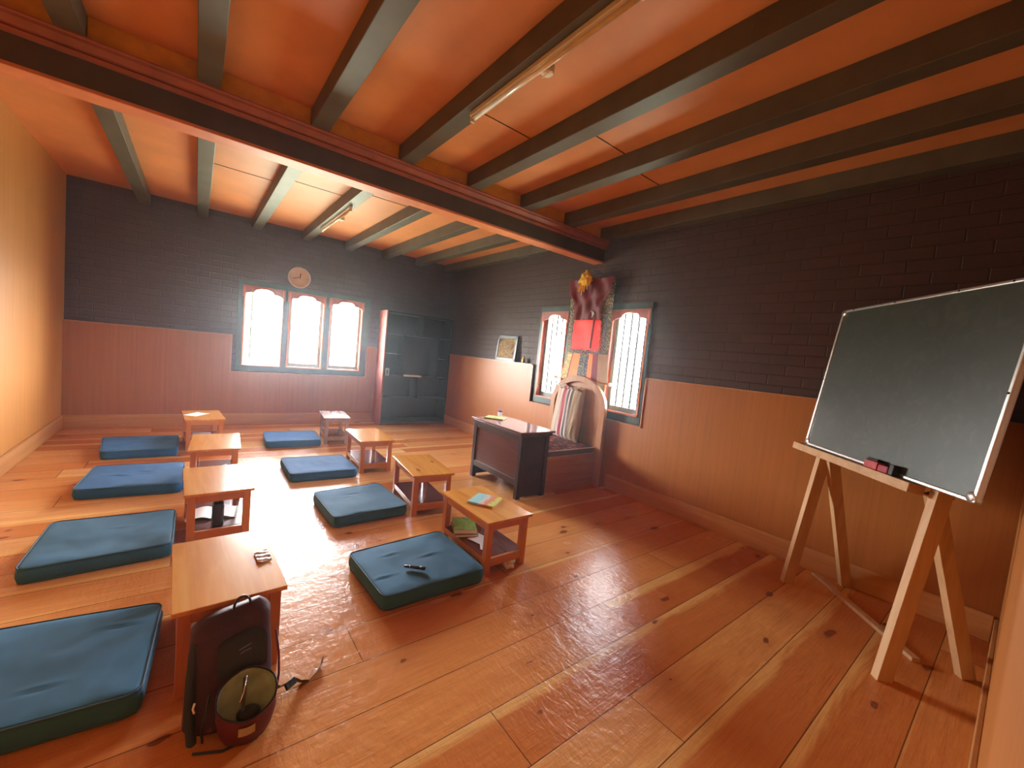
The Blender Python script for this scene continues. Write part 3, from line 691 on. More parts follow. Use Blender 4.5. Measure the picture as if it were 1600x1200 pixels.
# lid flap folded back against the body
fl_ = MB(); outer = []
def flap(u, v, off):
    hw = .075*(1 if v < .75 else sqrt(max(0.02, 1-((v-.75)/.26)**2)))
    z = .178 + .115*v; return Vector((PX - .012 + (u-.5)*2*hw, -.045 + lean(z)*1.05 - .014 - .012*sin(pi*v) - .006*cos((u-.5)*pi) - off, z + .01*(u-.5)))
fl_.grid(lambda u, v: flap(u, v, .012), 12, 12).grid(lambda u, v: flap(u, v, -.004), 12, 12)
fo = fl_.build('pocket_lid', dkgrey, bp, True)
for k in range(2):
    MB().tube([flap(.42+.02*k, .66-.10*k, .0145), flap(.52, .70-.10*k, .0145), flap(.66, .74-.12*k, .0145)], .0018, 5).build('embroidery', plain('grey thread', (.20, .20, .19), .6), fo, True)
# handle, straps, buckles
MB().tube([(.030 - .027*cos(pi*i/12)*(1 + .2*sin(pi*i/12)), lean(.34) - .010 - .004*sin(pi*i/12), .335 + .062*sin(pi*i/12)) for i in range(13)], .0042, 8).build('carry_handle', MT['black'], bp, True)
MB().grid(lambda u, v: Vector((-.118 - .012*sin(v*pi) + u*.028, -.03 - .05*(1-v) + lean(.3*v) - .012*sin(u*pi), .03 + .25*v)), 4, 12).grid(lambda u, v: Vector((-.118 - .012*sin(v*pi) + u*.028, -.02 - .05*(1-v) + lean(.3*v), .03 + .25*v)), 4, 12).build('side_strap', dkgrey, bp, True)
MB().tube([(-.075, -.088, .03), (-.078, -.092, .07), (-.07, -.082, .12), (-.06, -.06, .17)], .004, 6).build('compression_cord', MT['black'], bp, True)
MB().tube([(-.100, -.07, .165), (-.104, -.074, .15), (-.100, -.076, .135)], .0032, 6).build('buckle', MT['white'], bp, True)
MB().tube([(-.055, -.1, .082), (-.05, -.104, .074), (-.058, -.104, .070), (-.062, -.1, .078)], .003, 6).build('cord_ring', red_n, bp, True)
MB().tube([(.132, .0, .30), (.143, -.02, .22), (.146, -.03, .14), (.14, -.03, .08)], .004, 6).build('piping', red_n, bp, True)
def ribbon(pts, w_, th, side):
    m = MB(); pts = [Vector(p) for p in pts]; s = Vector(side).normalized()*w_/2
    vs = []
    for p in pts: vs += [p - s, p + s, p + s + Vector((0,0,th)), p - s + Vector((0,0,th))]
    n_ = len(pts)
    return m.add(vs, [(4*i+a, 4*i+(a+1) % 4, 4*(i+1)+(a+1) % 4, 4*(i+1)+a) for i in range(n_-1) for a in range(4)] + [(0,1,2,3), (4*n_-4, 4*n_-3, 4*n_-2, 4*n_-1)])
hs = ribbon([(.12, .0, .09), (.155, .005, .055), (.19, .035, .035), (.215, .05, .03), (.235, .05, .012), (.265, .045, .004), (.30, .075, .006), (.325, .105, .012), (.335, .13, .022)], .024, .003, (.2, -.6, .75))
hs.build('hip_strap', plain('grey webbing', (.10, .09, .085), .6), bp)
MB().box(-.022, .022, -.013, .013, 0, .012).xf(Matrix.Translation((.195, .035, .03)) @ Matrix.Rotation(radians(30), 4, 'Z') @ Matrix.Rotation(radians(50), 4, 'X')).build('buckle', dkgrey, bp, bevel=.003)
MB().tube([(.12, -.06, .004), (.06, -.115, .004), (-.02, -.125, .005), (-.10, -.09, .005)], .0045, 6).build('trailing_strap', dkgrey, bp, True)

# ------------------------------------------------------------------ teacher's desk
dk = empty('teacher_desk', (2.68, 3.37, 0)); tag(dk, 'dark maroon lacquered low desk in front of the arched seat', 'desk')
hx, hy = .185, .425; HT = .67
MB().box(-hx-.03, hx+.055, -hy-.02, hy+.02, HT-.018, HT).build('desk_top', MT['desk_top'], dk, bevel=.004)
MB().box(-hx-.016, hx+.03, -hy-.008, hy+.008, HT-.05, HT-.018).build('edge_moulding', MT['desk'], dk, bevel=.008)
for a in (-1, 1):
    for b in (-1, 1):
        x0, x1 = sorted((a*hx, a*(hx-.05))); y0, y1 = sorted((b*hy, b*(hy-.05)))
        MB().box(x0, x1, y0, y1, 0, HT-.05).build('leg', MT['desk'], dk, bevel=.004)
MB().box(-hx+.008, -hx+.028, -hy+.05, hy-.05, HT-.11, HT-.05).box(-hx+.004, -hx+.032, -hy+.05, hy-.05, .13, .19).build('front_rail', MT['desk'], dk, bevel=.003)
MB().box(-hx+.018, -hx+.026, -hy+.05, hy-.05, .19, HT-.11).build('front_panel', MT['desk_panel'], dk)
for q_ in (-1, 1):
    MB().box(-hx+.05, hx-.05, min(q_*(hy-.024), q_*(hy-.010)), max(q_*(hy-.024), q_*(hy-.010)), .18, HT-.05).build('side_panel', MT['desk'], dk)
for q_ in (-1, 1):
    MB().box(-hx+.05, hx-.05, min(q_*(hy-.028), q_*(hy-.004)), max(q_*(hy-.028), q_*(hy-.004)), .02, .18).build('side_rail', MT['desk'], dk, bevel=.003)
MB().box(hx-.028, hx-.010, -hy+.05, hy-.05, .30, HT-.05).build('rear_panel', MT['desk'], dk)
lime = m_cover('lime green book cover', [(.3, (.50, .66, .16)), (.6, (.58, .74, .24)), (.72, (.35, .52, .10))], 20)
book('exercise_book', 'lime green exercise book on the dark desk', (2.70, 3.68, HT+.0002), radians(40), .19, .22, .010, lime)
jr = empty('glass_jar', (2.80, 3.74, HT+.0002)); tag(jr, 'small clear jar with purple lid on the dark desk', 'jar')
MB().lathe([(.0, .001), (.026, .001), (.027, .01), (.027, .055), (.024, .06)], n=18).build('body', m_cloth('clear plastic', (.85, .82, .85), .7), jr, True)
MB().lathe([(.026, .060), (.026, .074), (.022, .076), (0, .0765)], n=18).build('lid', plain('purple lid', (.14, .07, .42), .4), jr, True)

# ------------------------------------------------------------------ arched seat
th_ = empty('arched_bench', (3.3, 3.35, 0)); tag(th_, 'wooden box bench with tall arched back below the hanging scroll', 'bench')
bx0, bx1, by0, by1 = 2.90-3.3, 3.725-3.3, 2.985-3.35, 3.76-3.35
MB().box(bx0+.012, bx1, by0+.012, by1-.012, 0, .345).build('seat_box', MT['throne_x'], th_)
MB().box(bx0-.012, bx1, by0-.012, by1+.012, .345, .378).build('seat_rim', MT['throne_x'], th_, bevel=.006)
MB().box(bx0, bx1, by0, by0+.014, .095, .125).box(bx0, bx1, by0, by0+.014, 0, .035).box(bx0, bx0+.05, by0+.004, by0+.012, .03, .345).build('box_moulding', MT['throne_x'], th_, bevel=.003)
# back: arch rim + recessed panel
def arch_pts(hw, zt, zs, n_=28):
    return [(-hw, .0)] + [(-hw*cos(pi*i/n_), zs + (zt - zs)*sin(pi*i/n_)) for i in range(n_+1)] + [(hw, .0)]
out = arch_pts(.445, 1.232, .86); inn = arch_pts(.365, 1.155, .86)
rm = MB(); nn_ = len(out); X0, X1 = 3.630-3.3, 3.677-3.3
vs = []
for x_ in (X0, X1):
    vs += [(x_, a, z) for a, z in out] + [(x_, a, z) for a, z in inn]
fs = []
for i in range(nn_-1):
    fs += [(i, i+1, nn_+i+1, nn_+i), (2*nn_+i, 3*nn_+i, 3*nn_+i+1, 2*nn_+i+1), (i, 2*nn_+i, 2*nn_+i+1, i+1), (nn_+i, nn_+i+1, 3*nn_+i+1, 3*nn_+i)]
fs += [(0, nn_, 3*nn_, 2*nn_), (nn_-1, 2*nn_-1, 4*nn_-1, 3*nn_-1)]
rm.add(vs, fs).build('arch_rim', MT['throne'], th_, bevel=.006)
MB().prism(inn, lambda a, z: (3.662-3.3, a*1.01, z), lambda a, z: (3.674-3.3, a*1.01, z)).build('back_panel', MT['throne'], th_)
# carpet pad with dark red pattern
xc, tcx, bc = mat('patterned seat carpet'); vc = coords(tcx, (1,1,1), False)
vo = N(tcx, 'ShaderNodeTexVoronoi', distance='MANHATTAN'); vo.inputs['Scale'].default_value = 14; tcx.links.new(vc, vo.inputs['Vector'])
tcx.links.new(ramp(tcx, vo.outputs['Distance'], [(.15, (.60, .26, .18)), (.3, (.36, .05, .04)), (.55, (.26, .03, .03)), (.8, (.05, .015, .02))]), bc.inputs['Base Color']); bc.inputs['Roughness'].default_value = .85
pad = empty('seat_carpet', (3.27, 3.37, .379)); tag(pad, 'dark red patterned carpet pad on the arched bench', 'seat pad')
MB().grid(lambda u, v: Vector((-.355 + .71*u, -.375 + .73*v, .066 + .008*sin(pi*u)*sin(pi*v))), 14, 14).grid(lambda u, v: Vector((-.355 + .71*u, -.375 + .73*v, .058)), 14, 14).build('carpet', xc, pad, True)
MB().box(-.35, .35, -.370, .35, 0, .056).build('pad', plain('grey striped pad', (.16, .13, .15), .8), pad, bevel=.012, seg=3)
MB().tube([(-.357, -.377, .062), (.357, -.377, .062)], .006, 6).tube([(-.357, -.377, .062), (-.357, .355, .062)], .006, 6).build('pale_edge', plain('pale edging', (.80, .76, .72), .8), pad, True)
# striped pillow
xs_, ts, bs = mat('striped pillow cloth'); sp = N(ts, 'ShaderNodeSeparateXYZ'); tc_ = N(ts, 'ShaderNodeTexCoord'); ts.links.new(tc_.outputs['Object'], sp.inputs[0])
u_ = M_(ts, 'ADD', M_(ts, 'DIVIDE', sp.outputs[1], -.46), .5)
st = [(0, (.50, .38, .25)), (.10, (.50, .38, .25)), (.16, (.66, .58, .50)), (.19, (.30, .20, .15)), (.215, (.62, .50, .44)), (.32, (.42, .06, .09)), (.43, (.66, .58, .54)), (.48, (.10, .08, .075)), (.55, (.66, .58, .54)), (.60, (.13, .10, .085)), (.68, (.44, .31, .19)), (.75, (.50, .38, .25)), (.80, (.30, .20, .12)), (.86, (.48, .36, .24)), (1, (.40, .28, .18))]
r_ = N(ts, 'ShaderNodeValToRGB'); r_.color_ramp.interpolation = 'CONSTANT'; e = r_.color_ramp.elements
e[0].position, e[0].color = 0, (*st[0][1], 1); e[1].position, e[1].color = st[-2][0], (*st[-2][1], 1)
for p_, c_ in st[1:-2]: k_ = e.new(p_); k_.color = (*c_, 1)
ts.links.new(u_, r_.inputs[0]); ts.links.new(r_.outputs[0], bs.inputs['Base Color']); bs.inputs['Roughness'].default_value = .85; bs.inputs['Sheen Weight'].default_value = .3
pl = empty('striped_pillow', (3.565, 3.44, .456)); pl.rotation_euler = (radians(2), radians(4), 0); tag(pl, 'striped cream, maroon and brown pillow upright on the arched bench', 'pillow')
pm = MB()
def pil(u, v, s):
    a = max(0, 1-abs(2*u-1)**3.2); b_ = max(0, 1-abs(2*v-1)**5)
    wv = 1 - .06*v - .02*noise.noise(Vector((v*5, 3, 0)))
    return Vector((s*(.052*sqrt(a)*sqrt(b_) + .004*sin(u*40+v*5)*a*b_), (u-.5)*.46*wv, .64*v + .01*sin(u*9)*(v > .5)*v))
pm.grid(lambda u, v: pil(u, v, -1), 30, 26).grid(lambda u, v: pil(u, v, 1), 30, 26)
pm.build('cover', xs_, pl, True)
MB().tube([(-.05, -.10, .01), (-.058, -.11, .10), (-.062, -.13, .17), (-.060, -.16, .24), (-.055, -.175, .30)], .004, 6).build('tie_cord', plain('cream cord', (.65, .52, .36), .8), pl, True)
MB().tube([(-.02, .21, .618), (-.045, .15, .605), (-.035, .08, .628), (-.05, .0, .61), (-.035, -.1, .62), (-.03, -.19, .60)], .012, 8).build('gathered_edge', xs_, pl, True)

# ------------------------------------------------------------------ hanging scroll
sc_ = empty('hanging_scroll', (3.70, 3.36, 1.17)); tag(sc_, 'brocade hanging scroll with maroon veil in front of the barred window', 'wall hanging')
gold_b = m_cloth('gold and olive brocade', (.10, .09, .04), .02, (.62, .52, .22), 55)
gold_c = m_cloth('pale gold brocade', (.42, .34, .10), .03, (.75, .62, .30), 35)
dark_b = m_cloth('dark silver brocade', (.045, .045, .05), .01, (.38, .34, .28), 70)
tan_c = m_cloth('tan silk', (.42, .24, .11), .02)
or_c = m_cloth('orange silk', (.75, .14, .035), .05)
mar_c = m_cloth('maroon veil cloth', (.20, .012, .022), .03)
red_c = m_cloth('bright red silk', (.85, .035, .03), .06)
o0 = Vector((3.70, 3.36, 1.17))
def lerp(a, b, t): return a + (b-a)*t
def SP(y, z, x=0.0): return Vector((x, y - 3.36, z - 1.17))
pn_ = MB()
def main(u, v, off=0):
    z = lerp(1.495, 2.385, v); ya = lerp(3.645, 3.705, v); yb_ = lerp(3.005, 3.020, v)
    return SP(lerp(ya, yb_, u), z + .0, -.012*sin(pi*u) - off - .006*sin(u*7+v*3))
cols = 12
for ua, ub, va, vb in ((0, .15, 0, 1), (.73, 1, 0, 1), (.15, .73, 0, .07), (.15, .73, .44, 1)):
    for of in (0, -.003): pn_.grid(lambda u, v: main(lerp(ua, ub, u), lerp(va, vb, v), of), 6, 14)
pn_.build('brocade_panel', gold_b, sc_, True)
bd = MB()
bd.grid(lambda u, v: main(lerp(.10, .90, u), lerp(.0, .06, v), .0035), 8, 2)
bd.grid(lambda u, v: main(lerp(.08, .13, u), lerp(.0, .5, v), .0035), 2, 8).grid(lambda u, v: main(lerp(.83, .92, u), lerp(.0, .55, v), .0035), 2, 8)
bd.build('inner_border', dark_b, sc_, True)
rp = MB()
def redp(u, v):
    zt = 1.885 + .06*sin(pi*u); z = lerp(1.545, zt, v); return SP(lerp(3.565, 3.135, u), z, -.028 - .004*sin(u*9+v*4) - .003*sin(v*17))
rp.grid(redp, 16, 12)
rp.build('red_silk', red_c, sc_, True)
MB().prism([(3.30 + .05*cos(a)*(1+.25*sin(3*a)), 1.955 + .05*sin(a)) for a in [2*pi*i/18 for i in range(18)]], lambda y, z: SP(y, z, -.044), lambda y, z: SP(y, z, -.040)).build('silver_patch', m_cloth('silver silk', (.50, .50, .48), .03), sc_)
vl = MB()
def veil(u, v):
    z = lerp(1.90, 2.392, v)
    if v > .68: ya, yb_ = lerp(3.68, 3.715, (v-.68)/.32), lerp(3.035, 3.015, (v-.68)/.32)
    elif v > .42: s_ = (v-.42)/.26; s_ = s_*s_*(3-2*s_); ya, yb_ = lerp(3.585, 3.68, s_), lerp(3.14, 3.035, s_)
    else: ya, yb_ = lerp(3.575, 3.585, v/.42), lerp(3.155, 3.14, v/.42)
    f_ = 4 + 3*v
    return SP(lerp(ya, yb_, u), z - .02*sin(pi*u)*v*v, -.036 - .010*sin(u*f_*pi + 2*v) - .006*sin(u*23 - v*9) - .010*sin(pi*u))
vl.grid(veil, 48, 24)
vl.build('veil', mar_c, sc_, True)
vs2 = MB(); vs2.grid(lambda u, v: SP(lerp(3.27, 3.235, u) - .02*v, lerp(1.56, 1.95, v), -.042 - .006*sin(pi*u)), 4, 10)
vs2.build('veil_fold', mar_c, sc_, True)
lw = MB(); strips = [(0, .145, 0), (.145, .175, 4), (.175, .36, 1), (.36, .58, 2), (.58, .67, 1), (.67, .79, 4), (.79, 1.0, 3)]
for a, b_, k_ in strips:
    lw.k = k_
    lw.grid(lambda u, v: SP(lerp(lerp(3.73, 3.645, v), lerp(2.955, 3.008, v), lerp(a, b_, u)), lerp(1.175, 1.505, v), -.006 - .01*sin(pi*lerp(a, b_, u))), 4, 8)
lw.build('lower_skirt', [gold_c, or_c, dark_b, tan_c, mar_c], sc_, True)
MB().tube([SP(3.80, 1.172, -.01), SP(2.94, 1.172, -.01)], .010, 10).build('bottom_rod', plain('ochre rod', (.55, .30, .08), .4), sc_, True)
for y_ in (2.925, 3.815):
    MB().lathe([(.008, -.012), (.02, -.008), (.02, .008), (.008, .012)], SP(y_, 1.172, -.01), 14, 'y').build('rod_knob', MT['white'], sc_, True)
MB().tube([SP(3.72, 2.388, -.01), SP(3.01, 2.388, -.01)], .007, 8).build('top_rod', mar_c, sc_, True)
MB().tube([SP(3.60, 2.39, -.006), SP(3.365, 2.50, .02), SP(3.13, 2.39, -.006)], .0025, 5).build('hanging_cord', MT['black'], sc_, True)
# yellow scarf knotted on top
ysc = empty('yellow_scarf', (3.605, 3.385, 2.36)); tag(ysc, 'bunched yellow silk scarf tied at the top of the scroll', 'scarf')
ym = m_cloth('yellow silk', (.92, .56, .02), .08)
bmx = bmesh.new(); bmesh.ops.create_icosphere(bmx, subdivisions=4, radius=1.0)
for v in bmx.verts:
    p_ = v.co.copy(); r0 = 1 + .38*noise.noise(p_*2.3) + .18*noise.noise(p_*6)
    v.co = Vector((p_.x*.035*r0, p_.y*.088*r0*(1-.25*p_.z), p_.z*.085*r0 + .015))
me = bpy.data.meshes.new('knot'); bmx.to_mesh(me); bmx.free(); me.materials.append(ym)
for p_ in me.polygons: p_.use_smooth = True
ko = bpy.data.objects.new('knot', me); COL.objects.link(ko); ko.parent = ysc
for k, (y_, l_) in enumerate(((.03, .15), (.0, .11), (-.035, .085), (.055, .10))):
    MB().grid(lambda u, v: Vector((-.012 - .012*sin(u*5+k), y_*(1+v*.4) + (u-.5)*.036*(1-.35*v), -.03 - l_*v + .006*sin(u*9))), 6, 6).build('scarf_tail', ym, ysc, True)
MB().tube([(-.005, .0, .08), (-.002, .0, .115), (.0, -.012, .125)], [.018, .012, .002], 8).build('scarf_tip', ym, ysc, True)

# ------------------------------------------------------------------ framed picture and figurine on the cap
pc = empty('framed_picture', (3.712, 4.975, ZW + .013)); pc.rotation_euler.y = radians(4.5); tag(pc, 'framed gold relief picture leaning on the brick wall', 'picture')
pw, ph = .50, .385
fr = MB(); 
fr.box(-.006, .012, -pw/2, -pw/2+.045, 0, ph).box(-.006, .012, pw/2-.045, pw/2, 0, ph).box(-.006, .012, -pw/2, pw/2, 0, .045).box(-.006, .012, -pw/2, pw/2, ph-.045, ph)
fr.build('picture_frame', plain('grey green frame', (.03, .038, .03), .4), pc, bevel=.003)
xp, tp, bp_ = mat('gold relief picture'); vp = coords(tp, (1,1,1), False); fp_ = noise_t(tp, vp, 13, 3, .5, 1.5)
tp.links.new(ramp(tp, fp_, [(.32, (.04, .015, .01)), (.42, (.22, .12, .03)), (.52, (.42, .28, .08)), (.58, (.06, .025, .012)), (.68, (.50, .38, .18))]), bp_.inputs['Base Color'])
bp_.inputs['Roughness'].default_value = .55; bp_.inputs['Specular IOR Level'].default_value = .2; bump(tp, bp_, fp_, .8, .02)
MB().box(.0, .008, -pw/2+.04, pw/2-.04, .04, ph-.04).build('picture', xp, pc)
fg = empty('figurine', (3.725, 4.54, ZW + .0125)); tag(fg, 'small brass figurine on the panelling ledge beside the framed picture', 'figurine')
MB().lathe([(.026, 0), (.028, .012), (.020, .018), (.026, .03), (.022, .05), (.014, .062), (.012, .066), (.014, .078), (.010, .09), (.003, .10)], n=16).build('body', MT['gold'], fg, True)
for s in (-1, 1): MB().tube([(-.004, s*.018, .055), (-.014, s*.024, .04), (-.02, s*.008, .032)], .0055, 6).build('arm', MT['gold'], fg, True)
MB().tube([(.0, .05, .004), (-.004, .02, .008), (-.01, -.03, .006), (-.002, -.07, .005)], .006, 6).build('cloth_base', plain('dark blue cloth', (.03, .03, .06), .8), fg, True)

# ------------------------------------------------------------------ clock
ck = empty('wall_clock', (1.215, YBR, 2.25)); tag(ck, 'round white wall clock above the three-bay window', 'clock')
MB().lathe([(.0, -.001), (.155, -.001), (.158, -.02), (.152, -.036), (.140, -.040), (.136, -.030)], n=48, ax='y').build('case', plain('white clock rim', (.75, .72, .72), .35), ck, True)
MB().lathe([(.137, -.024), (.137, -.026), (0, -.0262)], n=48, ax='y').build('dial', plain('pinkish clock dial', (.55, .52, .57), .5, var=.05), ck)
for hname, a, L_, w_ in (('hour_hand', radians(10), .065, .010), ('minute_hand', radians(-106), .098, .007)):
    MB().bar((-sin(a)*-.012, -.030, -cos(a)*.012), (sin(a)*L_, -.030, cos(a)*L_), w_, .002, (0,1,0)).build(hname, MT['black'], ck)
DIG = {'0':'ABCDEF','1':'BC','2':'ABGED','3':'ABGCD','4':'FGBC','5':'AFGCD','6':'AFGECD','7':'ABC','8':'ABCDEFG','9':'GFABCD'}
SEG = {'A':((0,1),(1,1)),'B':((1,1),(1,.5)),'C':((1,.5),(1,0)),'D':((0,0),(1,0)),'E':((0,0),(0,.5)),'F':((0,.5),(0,1)),'G':((0,.5),(1,.5))}
for h_ in range(1, 13):
    a = radians(30*h_); cx_, cz_ = .112*sin(a), .112*cos(a); s_ = str(h_); dm = MB()
    for i, ch in enumerate(s_):
        ox = cx_ + (i - (len(s_)-1)/2)*.016 - .005
        for sg in DIG[ch]:
            (x0, z0), (x1, z1) = SEG[sg]
            dm.bar((ox + x0*.010, -.0272, cz_ - .010 + z0*.020), (ox + x1*.010, -.0272, cz_ - .010 + z1*.020), .0048, .0016, (0,1,0))
    dm.build('numeral', plain('grey numeral', (.12, .11, .11), .5) if h_ == 1 else bpy.data.materials['grey numeral'], ck)

# ------------------------------------------------------------------ bookcase
bc_ = empty('bookcase', (3.10, 6.855, 0)); tag(bc_, 'tall black bookcase standing in the corner by the three-bay window', 'bookcase')
x0, x1, y0, y1 = 2.475-3.10, 3.715-3.10, 6.68-6.855, 7.008-6.855
K_ = MT['shelf_black']
sd = MB(); sd.box(x0, x0+.02, y0, y1, 0, 1.935)
sd.build('side_panel', MT['shelf_red'], bc_)
MB().box(x0+.02, x0+.04, y0, y1, 0, 1.93).build('side_lining', K_, bc_); MB().box(x1-.02, x1, y0, y1, 0, 1.93).build('side_panel', K_, bc_)
MB().box(x0+.02, x1, y1-.01, y1, .05, 1.93).build('back_panel', K_, bc_)
for z in (.055, .455, .83, 1.56, 1.915):
    MB().box(x0+.04, x1-.02, y0+.003, y1-.01, z-.01, z+.012).build('shelf', K_, bc_)
MB().box(x0+.04, -.27, y0+.003, y1-.01, 1.20, 1.215).build('shelf', K_, bc_)
MB().box(.37, x1-.02, y0+.003, y1-.01, 1.17, 1.185).build('shelf', K_, bc_)
MB().box(-.27, -.255, y0+.003, y1-.01, .842, 1.55).box(.37, .385, y0+.003, y1-.01, .842, 1.55).box(.05, .065, y0+.003, y1-.01, 1.572, 1.905).box(.01, .025, y0+.003, y1-.01, .467, .82).build('divider', K_, bc_)
MB().box(x0+.02, x1, y0+.02, y0+.04, 0, .05).build('plinth', MT['beam_side'], bc_)
MB().box(-.17, .17, -.08, .08, 0, .022).xf(Matrix.Translation((3.02, 6.775, .8422))).build('paper_stack', MT['white'], None, bevel=.003)
tag(bpy.data.objects['paper_stack'], 'thin flat stack of pale papers in the bookcase', 'papers')
cb_ = empty('small_carton', (2.565, 6.74, .8422)); tag(cb_, 'small pale carton standing in the bookcase', 'carton')
MB().box(-.035, .035, -.03, .03, 0, .125).build('box', plain('grey carton', (.30, .30, .27), .7), cb_, bevel=.002)
MB().box(-.012, .015, -.0315, -.030, .03, .095).build('print', plain('dark print', (.08, .09, .08), .6), cb_)
book('exercise_book', 'pale thin booklet on the small upper shelf of the bookcase', (2.62, 6.76, 1.2152), radians(90), .12, .16, .014, m_cover('dull booklet', [(.3, (.2, .24, .2)), (.7, (.3, .34, .3))]))

# ------------------------------------------------------------------ tube lights with a ceiling rose beside each
def tube_light(yc, L_, label, l2):
    r = empty('tube_light', (1.272, yc, ZJ)); tag(r, label, 'lamp', 'tube lights under the joist')
    MB().box(-.018, .018, -L_/2, L_/2, -.028, -.0005).build('batten', MT['cream'], r, bevel=.004)
    MB().tube([(0, -L_/2+.02, -.044), (0, L_/2-.02, -.044)], .0125, 12).build('tube', plain('unlit cream tube', (.85, .78, .62), .25), r, True)
    for s in (-1, 1): MB().box(-.013, .013, min(s*L_/2, s*(L_/2-.022)), max(s*L_/2, s*(L_/2-.022)), -.06, -.02).build('end_cap', MT['cream'], r, bevel=.003)
    q = empty('ceiling_rose', (1.322, yc - .01 if yc < 3 else yc - .10, ZJ)); tag(q, l2, 'lamp fitting', 'round fittings beside the tube lights')
    MB().lathe([(.036, -.0005), (.037, -.012), (.033, -.03), (.028, -.036), (0, -.036)], n=24).build('base', MT['cream'], q, True)
    MB().box(-.004, .004, -.034, .034, -.0385, -.034).build('rib', MT['cream'], q)
    return r
tube_light(1.66, 1.22, 'cream tube light under the joist on the near side of the crossbeam', 'round cream fitting beside the near tube light')
tube_light(5.38, 1.28, 'cream tube light under the joist beyond the crossbeam', 'round cream fitting beside the far tube light')

# ------------------------------------------------------------------ easel, chalkboard, duster, batten
A = Vector((3.328, .95, 0)); Bp = Vector((2.679, .323, 0)); hh = (Bp - A).normalized(); nb = Vector((hh.y, -hh.x, 0))
if nb.dot(-A) < 0: nb = -nb
tt = radians(7); up = Vector((0,0,1))*cos(tt) - nb*sin(tt); nf = up.cross(-hh); 
if nf.dot(nb) < 0: nf = -nf
ea = empty('easel', A); tag(ea, 'raw timber A-frame easel holding the chalkboard', 'easel')
EM = Matrix((( hh.x, up.x, nf.x, 0), (hh.y, up.y, nf.y, 0), (hh.z, up.z, nf.z, 0), (0,0,0,1)))   # local a (along), s (up slope), n (towards room)
def leg(a, s0, s1, n0, n1, w_):
    mb = MB().box(a, a + w_, s0, s1, n0, n1).xf(EM); 
    return mb
for a in (0.0, .885):
    mb = leg(a, -.02, 1.75, -.072, -.004, .045)
    for v in mb.v: v.z = max(v.z, 0)
    mb.build('leg', MT['easel'], ea, bevel=.002)
for a, foot in ((.055, (3.685, .66)), (.83, (3.12, .045))):
    top = EM @ Vector((a + .022, .95, -.05)); ft = Vector((foot[0], foot[1], .0)) - A
    mb = MB().bar(ft - Vector((0,0,.0)), top, .045, .065, EM @ Vector((1,0,0)) if False else nb)
    for v in mb.v: v.z = max(v.z, 0)
    mb.build('leg', MT['easel'], ea, bevel=.002)
lg = MB().box(-.165, .865, .925, .972, .0, .075).xf(EM); lg.build('ledge', MT['easel_x'], ea, bevel=.003)
MB().box(.0, .93, 1.70, 1.75, -.068, -.002).xf(EM).build('cross_rail', MT['easel_x'], ea, bevel=.003)
MB().tube([EM @ Vector((.022, .95, .001)), EM @ Vector((.022, .95, -.09))], .006, 8).tube([EM @ Vector((.907, .95, .001)), EM @ Vector((.907, .95, -.09))], .006, 8).build('bolt', MT['steel'], ea)
cbd = empty('chalkboard', A); tag(cbd, 'green chalkboard with aluminium edging standing on the easel ledge', 'chalkboard')
a0, a1, s0, s1 = -.115, 1.135, .974, 1.945
MB().box(a0+.008, a1-.008, s0+.008, s1-.008, .004, .026).xf(EM).build('board', MT['board'], cbd)
fr = MB(); r_ = .02
for q in ((a0, a1, s0, s0+r_), (a0, a1, s1-r_, s1), (a0, a0+r_, s0, s1), (a1-r_, a1, s0, s1)): fr.box(q[0], q[1], q[2], q[3], .001, .032)
fr.xf(EM).build('edging', MT['alu'], cbd, bevel=.006, seg=3)
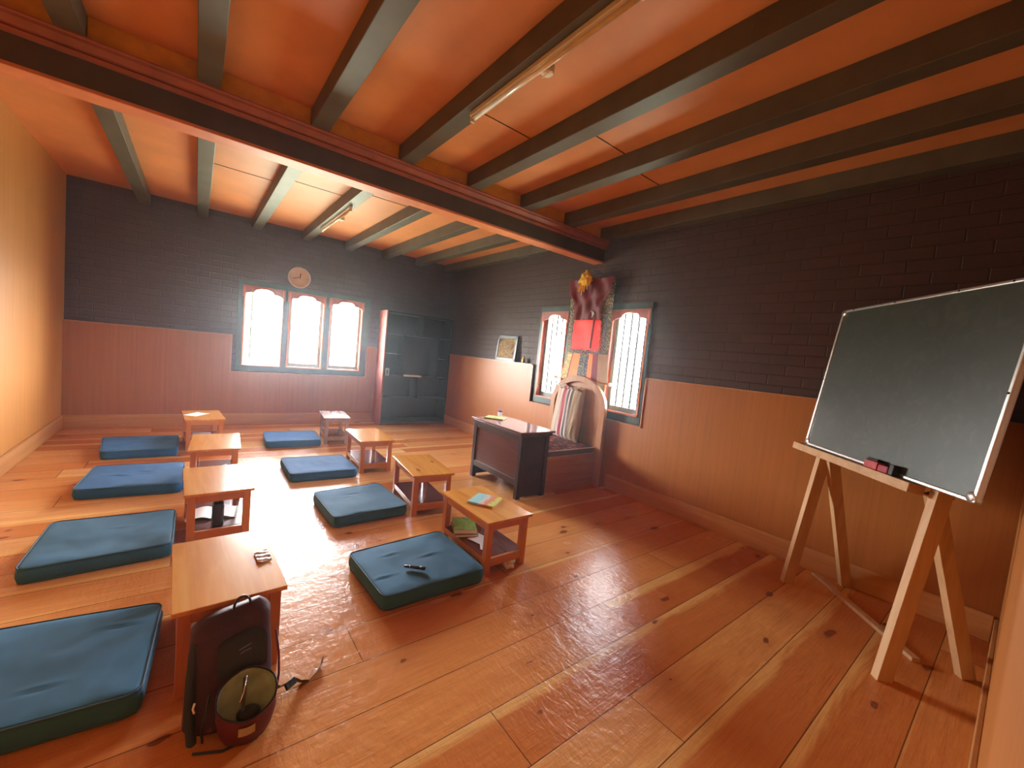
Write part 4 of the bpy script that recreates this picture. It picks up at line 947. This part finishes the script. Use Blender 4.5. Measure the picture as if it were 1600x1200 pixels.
for (x_, y_) in ((a0, s0), (a1, s0), (a0, s1), (a1, s1)):
    sx_ = 1 if x_ == a0 else -1; sy_ = 1 if y_ == s0 else -1
    MB().lathe([(.0, .0005), (.022, .0005), (.024, .004), (.024, .028), (.020, .034), (0, .034)], (x_ + sx_*.0235, y_ + sy_*.0245, 0), 16).xf(EM).build('corner_cap', MT['alu'], cbd, True)
for x_, y_ in ((.0, s1-.010), (.35, s1-.010), (.75, s1-.010), (1.0, s1-.010), (a0+.01, 1.45), (a1-.01, 1.45)):
    MB().lathe([(.005, .031), (.005, .034), (0, .0355)], (x_, y_, 0), 8).xf(EM).build('screw', MT['black'], cbd, True)
ds = MB(); ds.k = 0; ds.box(.545, .64, .9735, 1.018, .034, .074); ds.k = 1; ds.box(.555, .63, 1.018, 1.03, .036, .07)
redp_ = plain('red duster plastic', (.42, .03, .035), .35, var=.5, nscale=30)
do = ds.xf(EM).build('chalk_duster', [redp_, MT['black']], None, bevel=.004); do.location = A; tag(do, 'bright red chalkboard duster on the ledge, farther from its end', 'duster', 'dusters on the easel ledge')
ds = MB(); ds.k = 0; ds.box(.648, .715, .9735, 1.012, .034, .074); ds.k = 1; ds.box(.7155, .745, .9735, 1.03, .034, .07)
do = ds.xf(EM).build('chalk_duster', [plain('dark red duster plastic', (.25, .01, .03), .3, var=.5, nscale=30), MT['black']], None, bevel=.004); do.location = A
tag(do, 'dark red duster with black side beside the bright red one', 'duster', 'dusters on the easel ledge')
bt = MB().bar((3.665, .835, .0115), (3.04, .215, .0115), .040, .022)
o = bt.build('wooden_batten', MT['easel'], None, bevel=.002); tag(o, 'loose thin timber batten lying on the floor between the easel legs', 'batten')

# ------------------------------------------------------------------ glare volume added to scatter light, standing in for lens glare at the windows
hz = bpy.data.materials.new('glare volume'); hz.use_nodes = True; t_ = hz.node_tree; t_.nodes.remove(t_.nodes['Principled BSDF'])
sv = N(t_, 'ShaderNodeVolumeScatter'); sv.inputs['Density'].default_value = .0055; sv.inputs['Anisotropy'].default_value = .78; sv.inputs['Color'].default_value = (.86, .93, 1, 1)
t_.links.new(sv.outputs[0], t_.nodes['Material Output'].inputs['Volume'])
ho = MB().box(XL - .6, XBR + .8, YN - .6, YBR + .8, -.3, ZC + .4).build('glare', hz)
tag(ho, 'thin haze volume added to give the lens glow round the bright windows', 'glare', kind='stuff')
